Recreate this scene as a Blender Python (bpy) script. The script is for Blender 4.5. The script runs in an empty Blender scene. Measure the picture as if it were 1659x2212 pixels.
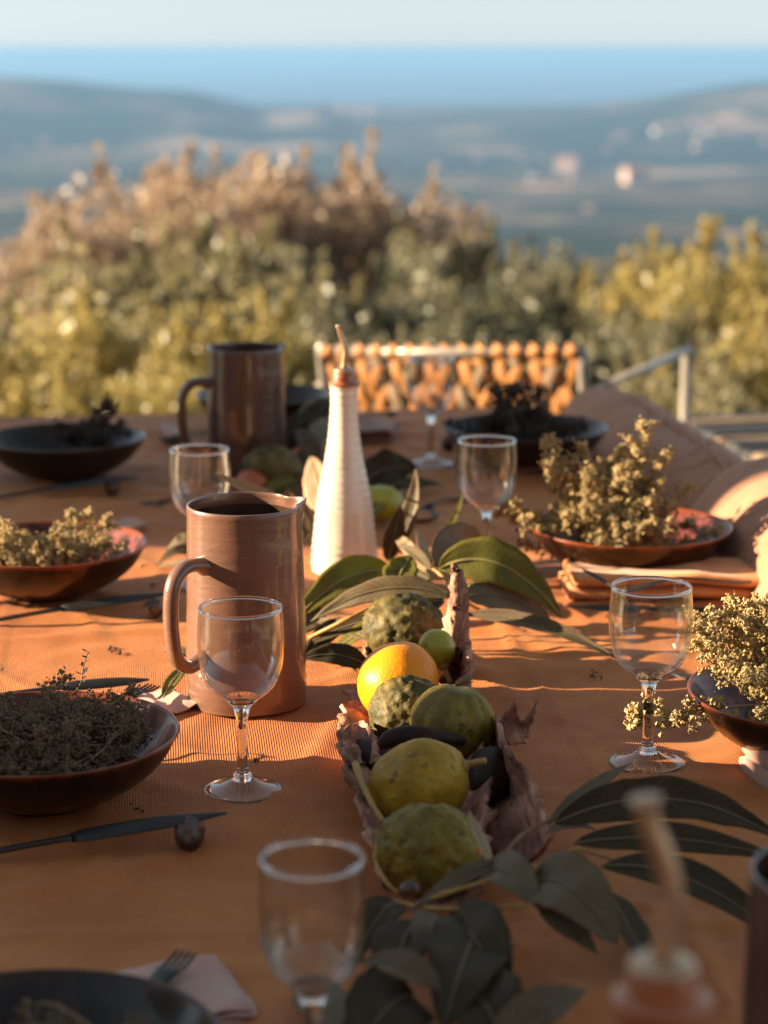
import bpy, bmesh, math, random
import numpy as np
from mathutils import Vector, Matrix, noise
R = math.radians
sc = bpy.context.scene
COL = sc.collection
rnd = random.Random(7)

# ------------------------------------------------------------------ camera
TZ = 0.74                      # height of the table top
EYE = TZ + 0.58
FPX = 4600.0                   # focal length in units of a 1659 x 2212 picture
PITCH = math.atan(1002 / FPX)
cam_d = bpy.data.cameras.new('camera'); cam = bpy.data.objects.new('camera', cam_d); COL.objects.link(cam)
cam.location = (0, 0, EYE); cam.rotation_euler = (math.pi / 2 - PITCH, 0, 0)
cam_d.sensor_width = 36; cam_d.lens = FPX / 2212 * 36
cam_d.clip_start = 0.05; cam_d.clip_end = 400000
cam_d.dof.use_dof = True; cam_d.dof.focus_distance = 1.78; cam_d.dof.aperture_fstop = 5.4
sc.camera = cam
# ------------------------------------------------------------------ sky, sun, exposure
SUN_AZ, SUN_EL = 2.5, 15.5     # degrees beyond the left (-x) direction, elevation
w = bpy.data.worlds.new('World'); sc.world = w; w.use_nodes = True
wn = w.node_tree.nodes; wl = w.node_tree.links
bg = wn['Background']; sky = wn.new('ShaderNodeTexSky'); sky.sky_type = 'NISHITA'; sky.sun_disc = False
sky.sun_elevation = R(SUN_EL); sky.sun_rotation = R(270 + SUN_AZ); sky.altitude = 300
sky.air_density = 1.0; sky.dust_density = 0.3; sky.ozone_density = 1.5
hs = wn.new('ShaderNodeHueSaturation'); hs.inputs['Saturation'].default_value = 0.18; wl.new(sky.outputs[0], hs.inputs['Color'])
tint = wn.new('ShaderNodeMix'); tint.data_type = 'RGBA'; tint.blend_type = 'MULTIPLY'; tint.inputs[0].default_value = 1; tint.inputs[7].default_value = (0.79, 0.915, 1.0, 1)
wl.new(hs.outputs[0], tint.inputs[6]); wl.new(tint.outputs[2], bg.inputs[0]); bg.inputs[1].default_value = 0.0455
sun_d = bpy.data.lights.new('sun', 'SUN'); sun = bpy.data.objects.new('sun', sun_d); COL.objects.link(sun)
sun_d.energy = 5.0; sun_d.angle = R(0.53); sun_d.color = (1.0, 0.80, 0.53)
S = Vector((-math.cos(R(SUN_AZ)) * math.cos(R(SUN_EL)), math.sin(R(SUN_AZ)) * math.cos(R(SUN_EL)), math.sin(R(SUN_EL))))
sun.rotation_euler = S.to_track_quat('Z', 'Y').to_euler(); sun.location = S * 30
sc.view_settings.view_transform = 'Standard'; sc.view_settings.look = 'None'
sc.view_settings.exposure = 1.95; sc.view_settings.gamma = 1
sc.view_settings.use_curve_mapping = False
cy = sc.cycles
cy.use_denoising = True; cy.caustics_reflective = False; cy.caustics_refractive = False
cy.max_bounces = 12; cy.transparent_max_bounces = 24; cy.transmission_bounces = 10; cy.diffuse_bounces = 4
cy.volume_bounces = 0; cy.sample_clamp_indirect = 6.0; cy.blur_glossy = 0.5

# ------------------------------------------------------------------ helpers
def ray(u, v):
    a = (u - 829.5) / FPX; b = (1106 - v) / FPX
    c, s = math.cos(PITCH), math.sin(PITCH)
    return Vector((a, c + b * s, -s + b * c))
def at(u, v, h=0.0):            # point h above the table top seen at (u, v)
    d = ray(u, v); t = (TZ + h - EYE) / d.z
    return Vector((0, 0, EYE)) + d * t
def aty(u, v, y):               # point at distance y
    d = ray(u, v); return Vector((0, 0, EYE)) + d * (y / d.y)

def link(o, parent=None):
    COL.objects.link(o)
    if parent is not None: o.parent = parent
    return o
def mesh(name, vs, fs, mats, parent=None, smooth=True, mi=None):
    me = bpy.data.meshes.new(name); me.from_pydata([tuple(v) for v in vs], [], fs)
    for m in (mats if isinstance(mats, (list, tuple)) else [mats]): me.materials.append(m)
    if mi is not None: me.polygons.foreach_set('material_index', mi)
    if smooth: me.polygons.foreach_set('use_smooth', [True] * len(me.polygons))
    me.update()
    return link(bpy.data.objects.new(name, me), parent)
def tag(o, label=None, cat=None, group=None, kind=None):
    if label: o['label'] = label
    if cat: o['category'] = cat
    if group: o['group'] = group
    if kind: o['kind'] = kind
    return o
def thing(name, loc, label, cat, group=None, rz=0.0):
    o = bpy.data.objects.new(name, None); o.empty_display_size = 0.02
    o.location = loc; o.rotation_euler = (0, 0, rz); COL.objects.link(o)
    return tag(o, label, cat, group)
def copy_tree(o, loc, rz=0.0, parent=None, top=True):
    c = o.copy(); COL.objects.link(c); c.parent = parent
    if top: c.location = loc; c.rotation_euler = (0, 0, rz)
    for ch in [k for k in o.children]: copy_tree(ch, None, 0, c, False)
    return c

class MB:
    def __init__(s): s.v = []; s.f = []; s.m = []
    def add(s, vs, fs, m=0):
        o = len(s.v); s.v += [Vector(v) for v in vs]; s.f += [tuple(i + o for i in f) for f in fs]; s.m += [m] * len(fs); return s
    def build(s, name, mats, parent=None, smooth=True): return mesh(name, s.v, s.f, mats, parent, smooth, s.m)

def box_g(x0, x1, y0, y1, z0, z1):
    v = [(x, y, z) for z in (z0, z1) for y in (y0, y1) for x in (x0, x1)]
    return v, [(0, 2, 3, 1), (4, 5, 7, 6), (0, 1, 5, 4), (2, 6, 7, 3), (0, 4, 6, 2), (1, 3, 7, 5)]
def bevel(o, wd=0.004, seg=2):
    m = o.modifiers.new('bevel', 'BEVEL'); m.width = wd; m.segments = seg; m.limit_method = 'ANGLE'; return o
def lathe_g(prof, seg=48, closed=False):
    vs, fs = [], []
    n = len(prof)
    for r, z in prof:
        for k in range(seg):
            a = 2 * math.pi * k / seg; vs.append((r * math.cos(a), r * math.sin(a), z))
    for i in range(n - 1 + (1 if closed else 0)):
        j = (i + 1) % n
        for k in range(seg):
            l = (k + 1) % seg; fs.append((i * seg + k, i * seg + l, j * seg + l, j * seg + k))
    return vs, fs
def smooth_prof(pts, n=6):
    out = []
    P = [Vector((a, b)) for a, b in pts]
    for i in range(len(P) - 1):
        p0 = P[max(i - 1, 0)]; p1 = P[i]; p2 = P[i + 1]; p3 = P[min(i + 2, len(P) - 1)]
        for k in range(n):
            t = k / n
            q = 0.5 * ((2 * p1) + (p2 - p0) * t + (2 * p0 - 5 * p1 + 4 * p2 - p3) * t * t + (3 * p1 - p0 - 3 * p2 + p3) * t ** 3)
            out.append((max(q.x, 0), q.y))
    out.append(tuple(P[-1])); return out
def spline(pts, n=6):
    P = [Vector(p) for p in pts]; out = []
    for i in range(len(P) - 1):
        p0 = P[max(i - 1, 0)]; p1 = P[i]; p2 = P[i + 1]; p3 = P[min(i + 2, len(P) - 1)]
        for k in range(n):
            t = k / n
            out.append(0.5 * ((2 * p1) + (p2 - p0) * t + (2 * p0 - 5 * p1 + 4 * p2 - p3) * t * t + (3 * p1 - p0 - 3 * p2 + p3) * t ** 3))
    out.append(P[-1]); return out
def interp(xs, ys, x):
    return float(np.interp(x, xs, ys))
def sweep_g(pts, rad, seg=8, up=Vector((0, 0, 1)), flat=1.0):
    """tube along pts; rad = half width (number, or list); flat = thickness / width (number or list)"""
    vs, fs = [], []; n = len(pts)
    for i, p in enumerate(pts):
        t = (pts[min(i + 1, n - 1)] - pts[max(i - 1, 0)]).normalized()
        side = t.cross(up)
        side = side.normalized() if side.length > 1e-5 else t.orthogonal().normalized()
        nn = side.cross(t).normalized()
        r = rad[i] if isinstance(rad, (list, tuple)) else rad
        fl = flat[i] if isinstance(flat, (list, tuple)) else flat
        for k in range(seg):
            a = 2 * math.pi * k / seg
            vs.append(p + side * (r * math.cos(a)) + nn * (r * fl * math.sin(a)))
    for i in range(n - 1):
        for k in range(seg):
            l = (k + 1) % seg; fs.append((i * seg + k, i * seg + l, (i + 1) * seg + l, (i + 1) * seg + k))
    fs.append(tuple(range(seg))[::-1]); fs.append(tuple((n - 1) * seg + k for k in range(seg)))
    return vs, fs
def ico_g(sub):
    bm = bmesh.new(); bmesh.ops.create_icosphere(bm, subdivisions=sub, radius=1)
    vs = [v.co.copy() for v in bm.verts]; fs = [tuple(v.index for v in f.verts) for f in bm.faces]; bm.free(); return vs, fs
def fbm(p, o=4): return noise.fractal(p, 1.0, 2.0, o)

# ------------------------------------------------------------------ materials
def new_mat(name):
    m = bpy.data.materials.new(name); m.use_nodes = True; nt = m.node_tree
    return m, nt, nt.nodes['Principled BSDF']
def N(nt, t, **k):
    n = nt.nodes.new(t)
    for a, b in k.items(): setattr(n, a, b)
    return n
def mat(name, c1, c2=None, scale=20, rough=0.6, bump=0.0, bscale=None, detail=6, metallic=0, sheen=0, stretch=(1, 1, 1),
        coat=0, transl=0, c3=None, ramp=(0.35, 0.65), sss=0, spec=0.5, rough2=None, bdist=0.002, tcol=None):
    m, nt, b = new_mat(name); L = nt.links
    b.inputs['Roughness'].default_value = rough; b.inputs['Metallic'].default_value = metallic
    b.inputs['Specular IOR Level'].default_value = spec
    b.inputs['Base Color'].default_value = (*c1, 1)
    if sheen: b.inputs['Sheen Weight'].default_value = sheen; b.inputs['Sheen Roughness'].default_value = 0.5
    if coat: b.inputs['Coat Weight'].default_value = coat; b.inputs['Coat Roughness'].default_value = 0.08
    if sss: b.inputs['Subsurface Weight'].default_value = sss; b.inputs['Subsurface Scale'].default_value = 0.004
    tc = N(nt, 'ShaderNodeTexCoord'); mp = N(nt, 'ShaderNodeMapping'); mp.inputs['Scale'].default_value = stretch
    L.new(tc.outputs['Object'], mp.inputs[0])
    if c2 is not None:
        n = N(nt, 'ShaderNodeTexNoise'); n.inputs['Scale'].default_value = scale; n.inputs['Detail'].default_value = detail
        n.inputs['Roughness'].default_value = 0.62
        L.new(mp.outputs[0], n.inputs['Vector'])
        r = N(nt, 'ShaderNodeValToRGB'); r.color_ramp.elements[0].position = ramp[0]; r.color_ramp.elements[1].position = ramp[1]
        r.color_ramp.elements[0].color = (*c1, 1); r.color_ramp.elements[1].color = (*c2, 1)
        if c3 is not None:
            e = r.color_ramp.elements.new((ramp[0] + ramp[1]) / 2); e.color = (*c3, 1)
        L.new(n.outputs['Fac'], r.inputs[0]); L.new(r.outputs[0], b.inputs['Base Color'])
        if rough2 is not None:
            mr = N(nt, 'ShaderNodeMapRange'); mr.inputs[3].default_value = rough; mr.inputs[4].default_value = rough2
            L.new(n.outputs['Fac'], mr.inputs[0]); L.new(mr.outputs[0], b.inputs['Roughness'])
    if bump:
        n2 = N(nt, 'ShaderNodeTexNoise'); n2.inputs['Scale'].default_value = bscale or scale * 4; n2.inputs['Detail'].default_value = 5
        L.new(mp.outputs[0], n2.inputs['Vector'])
        bp = N(nt, 'ShaderNodeBump'); bp.inputs['Strength'].default_value = bump; bp.inputs['Distance'].default_value = bdist
        L.new(n2.outputs['Fac'], bp.inputs['Height']); L.new(bp.outputs[0], b.inputs['Normal'])
    if transl:
        t = N(nt, 'ShaderNodeBsdfTranslucent'); mx = N(nt, 'ShaderNodeMixShader'); mx.inputs[0].default_value = transl
        t.inputs[0].default_value = (*(tcol or c1), 1)
        out = nt.nodes['Material Output']
        L.new(b.outputs[0], mx.inputs[1]); L.new(t.outputs[0], mx.inputs[2]); L.new(mx.outputs[0], out.inputs[0])
    return m

def spots(m, col, scale=60, lo=.66, hi=.70, amt=.8, stretch=(1, 1, 1)):
    nt = m.node_tree; L = nt.links; b = nt.nodes['Principled BSDF']; src = b.inputs['Base Color'].links[0].from_socket
    tc = N(nt, 'ShaderNodeTexCoord'); n = N(nt, 'ShaderNodeTexNoise'); n.inputs['Scale'].default_value = scale; n.inputs['Detail'].default_value = 4; n.inputs['Roughness'].default_value = .7
    mp = N(nt, 'ShaderNodeMapping'); mp.inputs['Scale'].default_value = stretch; L.new(tc.outputs['Object'], mp.inputs[0]); L.new(mp.outputs[0], n.inputs['Vector'])
    mr = N(nt, 'ShaderNodeMapRange'); mr.inputs[1].default_value = lo; mr.inputs[2].default_value = hi; mr.inputs[4].default_value = amt; L.new(n.outputs['Fac'], mr.inputs[0])
    x = N(nt, 'ShaderNodeMix'); x.data_type = 'RGBA'; x.inputs[7].default_value = (*col, 1); L.new(mr.outputs[0], x.inputs[0]); L.new(src, x.inputs[6]); L.new(x.outputs[2], b.inputs['Base Color'])
def mat_cloth():
    m, nt, b = new_mat('rust_linen'); L = nt.links
    tc = N(nt, 'ShaderNodeTexCoord')
    n = N(nt, 'ShaderNodeTexNoise'); n.inputs['Scale'].default_value = 5; n.inputs['Detail'].default_value = 8; n.inputs['Roughness'].default_value = 0.65
    L.new(tc.outputs['Object'], n.inputs['Vector'])
    r = N(nt, 'ShaderNodeValToRGB'); r.color_ramp.elements[0].position = 0.30; r.color_ramp.elements[1].position = 0.66
    r.color_ramp.elements[0].color = (0.41, 0.098, 0.015, 1); r.color_ramp.elements[1].color = (0.64, 0.232, 0.052, 1)
    L.new(n.outputs['Fac'], r.inputs[0])
    # ribbed weave: ribs run along the table
    wv = N(nt, 'ShaderNodeTexWave'); wv.bands_direction = 'X'; wv.inputs['Scale'].default_value = 150; wv.inputs['Distortion'].default_value = 0.8
    wv.inputs['Detail'].default_value = 2; wv.inputs['Detail Scale'].default_value = 3
    L.new(tc.outputs['Object'], wv.inputs['Vector'])
    n3 = N(nt, 'ShaderNodeTexNoise'); n3.inputs['Scale'].default_value = 420; n3.inputs['Detail'].default_value = 2
    mp = N(nt, 'ShaderNodeMapping'); mp.inputs['Scale'].default_value = (1, 0.35, 1)
    L.new(tc.outputs['Object'], mp.inputs[0]); L.new(mp.outputs[0], n3.inputs['Vector'])
    ad = N(nt, 'ShaderNodeMath', operation='ADD'); L.new(wv.outputs['Fac'], ad.inputs[0]); L.new(n3.outputs['Fac'], ad.inputs[1])
    mr = N(nt, 'ShaderNodeMapRange'); mr.inputs[1].default_value = 0.3; mr.inputs[2].default_value = 1.7; mr.inputs[3].default_value = 0.70; mr.inputs[4].default_value = 1.15
    L.new(ad.outputs[0], mr.inputs[0])
    mu = N(nt, 'ShaderNodeMix'); mu.data_type = 'RGBA'; mu.blend_type = 'MULTIPLY'; mu.inputs[0].default_value = 1
    L.new(r.outputs[0], mu.inputs[6]); L.new(mr.outputs[0], mu.inputs[7]); L.new(mu.outputs[2], b.inputs['Base Color'])
    bp = N(nt, 'ShaderNodeBump'); bp.inputs['Strength'].default_value = 0.6; bp.inputs['Distance'].default_value = 0.0007
    L.new(ad.outputs[0], bp.inputs['Height']); L.new(bp.outputs[0], b.inputs['Normal'])
    b.inputs['Roughness'].default_value = 0.68; b.inputs['Specular IOR Level'].default_value = 0.4
    b.inputs['Sheen Weight'].default_value = 0.12; b.inputs['Sheen Roughness'].default_value = 0.45
    b.inputs['Sheen Tint'].default_value = (1.0, 0.88, 0.70, 1)
    return m
def mat_glaze(name, dark, mid, rim, zr, inner, in2, sc_=26):
    """reactive glaze bowl: rust lip, dark outside, mottled burgundy inside"""
    m, nt, b = new_mat(name); L = nt.links
    tc = N(nt, 'ShaderNodeTexCoord'); sp = N(nt, 'ShaderNodeSeparateXYZ'); L.new(tc.outputs['Object'], sp.inputs[0])
    n = N(nt, 'ShaderNodeTexNoise'); n.inputs['Scale'].default_value = sc_; n.inputs['Detail'].default_value = 7; n.inputs['Roughness'].default_value = 0.7
    mp = N(nt, 'ShaderNodeMapping'); mp.inputs['Scale'].default_value = (1, 1, 0.55); L.new(tc.outputs['Object'], mp.inputs[0]); L.new(mp.outputs[0], n.inputs['Vector'])
    r = N(nt, 'ShaderNodeValToRGB'); r.color_ramp.elements[0].position = 0.4; r.color_ramp.elements[1].position = 0.66
    r.color_ramp.elements[0].color = (*dark, 1); r.color_ramp.elements[1].color = (*mid, 1); L.new(n.outputs['Fac'], r.inputs[0])
    n2 = N(nt, 'ShaderNodeTexNoise'); n2.inputs['Scale'].default_value = 75; n2.inputs['Detail'].default_value = 5; L.new(tc.outputs['Object'], n2.inputs['Vector'])
    r2 = N(nt, 'ShaderNodeValToRGB'); r2.color_ramp.elements[0].position = 0.42; r2.color_ramp.elements[1].position = 0.62
    r2.color_ramp.elements[0].color = (*inner, 1); r2.color_ramp.elements[1].color = (*in2, 1); L.new(n2.outputs['Fac'], r2.inputs[0])
    ge = N(nt, 'ShaderNodeNewGeometry')
    # inside = the normal leans towards the axis
    at_ = N(nt, 'ShaderNodeAttribute', attribute_name='inside')
    mx = N(nt, 'ShaderNodeMix'); mx.data_type = 'RGBA'; L.new(at_.outputs['Fac'], mx.inputs[0]); L.new(r.outputs[0], mx.inputs[6]); L.new(r2.outputs[0], mx.inputs[7])
    mr = N(nt, 'ShaderNodeMapRange'); mr.inputs[1].default_value = zr - 0.004; mr.inputs[2].default_value = zr + 0.004
    ad = N(nt, 'ShaderNodeMath', operation='MULTIPLY_ADD'); ad.inputs[1].default_value = 0.02; L.new(n.outputs['Fac'], ad.inputs[0]); L.new(sp.outputs[2], ad.inputs[2])
    sb = N(nt, 'ShaderNodeMath', operation='SUBTRACT'); sb.inputs[1].default_value = 0.01; L.new(ad.outputs[0], sb.inputs[0]); L.new(sb.outputs[0], mr.inputs[0])
    m2 = N(nt, 'ShaderNodeMix'); m2.data_type = 'RGBA'; m2.inputs[7].default_value = (*rim, 1); L.new(mr.outputs[0], m2.inputs[0]); L.new(mx.outputs[2], m2.inputs[6])
    L.new(m2.outputs[2], b.inputs['Base Color'])
    b.inputs['Roughness'].default_value = 0.3; b.inputs['Specular IOR Level'].default_value = 0.2; b.inputs['Coat Weight'].default_value = 0.3; b.inputs['Coat Roughness'].default_value = 0.04
    bp = N(nt, 'ShaderNodeBump'); bp.inputs['Strength'].default_value = 0.25; bp.inputs['Distance'].default_value = 0.001
    L.new(n2.outputs['Fac'], bp.inputs['Height']); L.new(bp.outputs[0], b.inputs['Normal'])
    return m
def mat_pottery(name, c1, c2, rough=0.35, ring=160):
    """thrown pottery: fine horizontal throwing rings and specks under a satin glaze"""
    m, nt, b = new_mat(name); L = nt.links
    tc = N(nt, 'ShaderNodeTexCoord')
    mp = N(nt, 'ShaderNodeMapping'); mp.inputs['Scale'].default_value = (0.25, 0.25, 1); L.new(tc.outputs['Object'], mp.inputs[0])
    n = N(nt, 'ShaderNodeTexNoise'); n.inputs['Scale'].default_value = ring; n.inputs['Detail'].default_value = 3; L.new(mp.outputs[0], n.inputs['Vector'])
    n1 = N(nt, 'ShaderNodeTexNoise'); n1.inputs['Scale'].default_value = 22; n1.inputs['Detail'].default_value = 6; L.new(tc.outputs['Object'], n1.inputs['Vector'])
    r = N(nt, 'ShaderNodeValToRGB'); r.color_ramp.elements[0].position = 0.3; r.color_ramp.elements[1].position = 0.7
    r.color_ramp.elements[0].color = (*c1, 1); r.color_ramp.elements[1].color = (*c2, 1); L.new(n1.outputs['Fac'], r.inputs[0])
    n2 = N(nt, 'ShaderNodeTexVoronoi'); n2.inputs['Scale'].default_value = 190; L.new(tc.outputs['Object'], n2.inputs['Vector'])
    st = N(nt, 'ShaderNodeMapRange'); st.inputs[1].default_value = 0.08; st.inputs[2].default_value = 0.16; st.inputs[3].default_value = 0.55; st.inputs[4].default_value = 1
    L.new(n2.outputs['Distance'], st.inputs[0])
    mu = N(nt, 'ShaderNodeMix'); mu.data_type = 'RGBA'; mu.blend_type = 'MULTIPLY'; mu.inputs[0].default_value = 1
    L.new(r.outputs[0], mu.inputs[6]); L.new(st.outputs[0], mu.inputs[7]); L.new(mu.outputs[2], b.inputs['Base Color'])
    bp = N(nt, 'ShaderNodeBump'); bp.inputs['Strength'].default_value = 0.5; bp.inputs['Distance'].default_value = 0.0014
    L.new(n.outputs['Fac'], bp.inputs['Height']); L.new(bp.outputs[0], b.inputs['Normal'])
    b.inputs['Roughness'].default_value = rough; b.inputs['Coat Weight'].default_value = 0.85; b.inputs['Coat Roughness'].default_value = 0.05
    return m
def mat_thin_glass():
    m, nt, b = new_mat('clear_thin_glass'); L = nt.links; nt.nodes.remove(b)
    t = N(nt, 'ShaderNodeBsdfTransparent'); t.inputs[0].default_value = (0.985, 0.985, 0.98, 1)
    g = N(nt, 'ShaderNodeBsdfGlossy'); g.inputs['Roughness'].default_value = 0.02
    lw = N(nt, 'ShaderNodeLayerWeight'); lw.inputs[0].default_value = 0.5
    pw = N(nt, 'ShaderNodeMath', operation='POWER'); pw.inputs[1].default_value = 2.7; L.new(lw.outputs['Facing'], pw.inputs[0])
    ma = N(nt, 'ShaderNodeMath', operation='MULTIPLY_ADD'); ma.inputs[1].default_value = 0.92; ma.inputs[2].default_value = 0.05; L.new(pw.outputs[0], ma.inputs[0])
    mx = N(nt, 'ShaderNodeMixShader'); L.new(ma.outputs[0], mx.inputs[0]); L.new(t.outputs[0], mx.inputs[1]); L.new(g.outputs[0], mx.inputs[2])
    L.new(mx.outputs[0], nt.nodes['Material Output'].inputs[0]); return m
def mat_glass():
    m, nt, b = new_mat('solid_glass'); b.inputs['Transmission Weight'].default_value = 1; b.inputs['Roughness'].default_value = 0.0
    b.inputs['IOR'].default_value = 1.5; return m

M = {}
M['cloth'] = mat_cloth()
M['ochre'] = mat('warm_fill_facade', (0.50, 0.27, 0.13), (0.60, 0.34, 0.18), 3, 0.9, 0.3, 30)  # for the unseen facade added as warm fill
M['pane'] = mat('facade_glass', (0.04, 0.04, 0.04), rough=0.05, spec=0.9)
M['wood'] = mat('weathered_wood', (0.16, 0.10, 0.06), (0.28, 0.19, 0.12), 14, 0.7, 0.3, stretch=(1, 0.1, 1))
M['terrace'] = mat('terrace_stone', (0.30, 0.24, 0.18), (0.42, 0.35, 0.27), 3, 0.85, 0.3, 40)
M['plaster'] = mat('lime_plaster', (0.50, 0.40, 0.30), (0.58, 0.47, 0.36), 4, 0.9, 0.3, 30)
M['bowl'] = mat_glaze('bowl_glaze', (0.008, 0.005, 0.004), (0.045, 0.014, 0.007), (0.24, 0.050, 0.010), 0.055, (0.045, 0.011, 0.009), (0.20, 0.050, 0.044))
M['bowl_dark'] = mat_glaze('dark_bowl_glaze', (0.014, 0.009, 0.007), (0.032, 0.019, 0.013), (0.05, 0.025, 0.014), 0.055, (0.014, 0.009, 0.007), (0.034, 0.020, 0.016))
M['bowl_dark'].node_tree.nodes['Principled BSDF'].inputs['Coat Weight'].default_value = 0.3
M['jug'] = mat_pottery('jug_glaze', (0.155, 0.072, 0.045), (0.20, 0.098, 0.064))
M['jug_shaded'] = mat_pottery('shaded_jug_glaze', (0.060, 0.024, 0.017), (0.090, 0.038, 0.026), 0.3)  # jug glaze copy with the shade put into its colour
M['jug_in'] = mat('jug_inside_glaze', (0.035, 0.017, 0.010), (0.06, 0.03, 0.018), 30, 0.25, coat=0.4)
M['cream'] = mat_pottery('cream_glaze', (0.76, 0.64, 0.51), (0.83, 0.73, 0.61), 0.3, 110)
M['terra'] = mat('terracotta_cork', (0.30, 0.075, 0.022), (0.42, 0.13, 0.04), 60, 0.4, 0.3, 200, coat=0.4)
M['steel'] = mat('reflection_tinted_steel', (0.46, 0.29, 0.18), (0.56, 0.38, 0.25), 90, 0.36, metallic=0.7, stretch=(1, 1, 0.1))  # steel tinted copper: the sunlit cloth's warm reflection is in the colour
M['glass'] = mat_thin_glass(); M['sglass'] = mat_glass()
M['black'] = mat('matt_black_metal', (0.016, 0.014, 0.013), (0.026, 0.022, 0.02), 40, 0.42, spec=0.5)
M['stone'] = mat('bronze_pebble', (0.045, 0.026, 0.020), (0.16, 0.095, 0.075), 90, 0.38, 0.5, 160, metallic=0.3)
M['napkin'] = mat('orange_linen', (0.58, 0.205, 0.050), (0.70, 0.28, 0.08), 14, 0.85, 0.3, 500, sheen=0.3, bdist=0.0006)
M['napkin_pink'] = mat('pink_linen', (0.46, 0.25, 0.19), (0.56, 0.33, 0.26), 14, 0.88, 0.3, 450, sheen=0.3, bdist=0.0006)
M['napkin_rust'] = mat('rust_napkin_linen', (0.24, 0.085, 0.055), (0.32, 0.13, 0.09), 14, 0.88, 0.3, 450, sheen=0.3, bdist=0.0006)
M['cushion'] = mat('rust_velvet', (0.36, 0.165, 0.090), (0.44, 0.215, 0.125), 6, 0.9, 0.35, 260, sheen=0.12, bdist=0.0008)
M['bark'] = mat('bark', (0.10, 0.040, 0.026), (0.60, 0.33, 0.22), 60, 0.85, 1.0, 140, c3=(0.30, 0.135, 0.09), bdist=0.004, stretch=(1, 0.35, 0.6))
M['twig'] = mat('ochre_twig', (0.30, 0.17, 0.035), (0.42, 0.26, 0.07), 40, 0.6, 0.3, 200)
M['stick'] = mat('brown_stick', (0.13, 0.07, 0.035), (0.24, 0.14, 0.07), 60, 0.8, 0.5, 200)
M['rib'] = mat('leaf_rib', (0.30, 0.26, 0.10), rough=0.5)
M['rib_dark'] = mat('dark_leaf_rib', (0.13, 0.10, 0.05), rough=0.5)
def leafmat(name, a, b, tr=0.22, tc=None, rough=0.5):
    m = mat(name, a, b, 45, rough, 0.35, 300, transl=tr, tcol=tc or (0.30, 0.32, 0.03), bdist=0.0008, spec=0.22, ramp=(.3, .7))
    nt = m.node_tree; L = nt.links; bs = nt.nodes['Principled BSDF']
    uv = N(nt, 'ShaderNodeUVMap'); sp = N(nt, 'ShaderNodeSeparateXYZ'); L.new(uv.outputs[0], sp.inputs[0])
    ab = N(nt, 'ShaderNodeMath', operation='ABSOLUTE'); L.new(sp.outputs[1], ab.inputs[0])
    c = N(nt, 'ShaderNodeMath', operation='MULTIPLY_ADD'); c.inputs[1].default_value = -.10; L.new(ab.outputs[0], c.inputs[0]); L.new(sp.outputs[0], c.inputs[2])
    d = N(nt, 'ShaderNodeMath', operation='MULTIPLY'); d.inputs[1].default_value = 120; L.new(c.outputs[0], d.inputs[0])
    si = N(nt, 'ShaderNodeMath', operation='SINE'); L.new(d.outputs[0], si.inputs[0])
    mr = N(nt, 'ShaderNodeMapRange'); mr.inputs[1].default_value = .80; mr.inputs[2].default_value = 1; mr.inputs[3].default_value = 1; mr.inputs[4].default_value = 1.45; L.new(si.outputs[0], mr.inputs[0])
    # dry brown edge and tip, dark specks
    ed = N(nt, 'ShaderNodeMapRange'); ed.inputs[1].default_value = .90; ed.inputs[2].default_value = 1.0; ed.inputs[4].default_value = .8; L.new(ab.outputs[0], ed.inputs[0])
    src = bs.inputs['Base Color'].links[0].from_socket
    mu = N(nt, 'ShaderNodeMix'); mu.data_type = 'RGBA'; mu.blend_type = 'MULTIPLY'; mu.inputs[0].default_value = 1; L.new(src, mu.inputs[6]); L.new(mr.outputs[0], mu.inputs[7])
    vo = N(nt, 'ShaderNodeTexNoise'); vo.inputs['Scale'].default_value = 210; vo.inputs['Detail'].default_value = 3; tc_ = N(nt, 'ShaderNodeTexCoord'); L.new(tc_.outputs['Object'], vo.inputs['Vector'])
    vm = N(nt, 'ShaderNodeMapRange'); vm.inputs[1].default_value = .64; vm.inputs[2].default_value = .70; vm.inputs[4].default_value = .7; L.new(vo.outputs['Fac'], vm.inputs[0])
    mx_ = N(nt, 'ShaderNodeMath', operation='MAXIMUM'); L.new(ed.outputs[0], mx_.inputs[0]); L.new(vm.outputs[0], mx_.inputs[1])
    m2 = N(nt, 'ShaderNodeMix'); m2.data_type = 'RGBA'; m2.inputs[7].default_value = (a[0]*1.6+.02, a[1]*1.0+.01, a[2]*.9, 1); L.new(mx_.outputs[0], m2.inputs[0]); L.new(mu.outputs[2], m2.inputs[6])
    L.new(m2.outputs[2], bs.inputs['Base Color']); return m
M['leaf'] = leafmat('eucalyptus_leaf', (0.105, 0.10, 0.020), (0.18, 0.16, 0.035), 0.3, (0.40, 0.42, 0.02))
M['leaf_grey'] = leafmat('grey_leaf', (0.105, 0.074, 0.038), (0.155, 0.115, 0.062), 0.12, (0.2, 0.16, 0.06))
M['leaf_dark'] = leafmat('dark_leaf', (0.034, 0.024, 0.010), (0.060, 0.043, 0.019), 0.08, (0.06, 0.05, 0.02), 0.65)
M['leaf_brown'] = leafmat('brown_leaf', (0.12, 0.085, 0.05), (0.18, 0.13, 0.08), 0.1, (0.2, 0.13, 0.04))
M['leaf_pale'] = leafmat('pale_leaf', (0.34, 0.24, 0.15), (0.42, 0.30, 0.19), 0.18, (0.4, 0.25, 0.1), 0.6)
M['orange'] = mat('orange_peel', (0.86, 0.23, 0.004), (0.93, 0.32, 0.006), 8, 0.38, 0.6, 420, spec=0.35, bdist=0.0008)
M['tomato'] = mat('red_fruit_skin', (0.35, 0.07, 0.02), (0.45, 0.12, 0.04), 12, 0.35, 0.2, 300)
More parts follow.
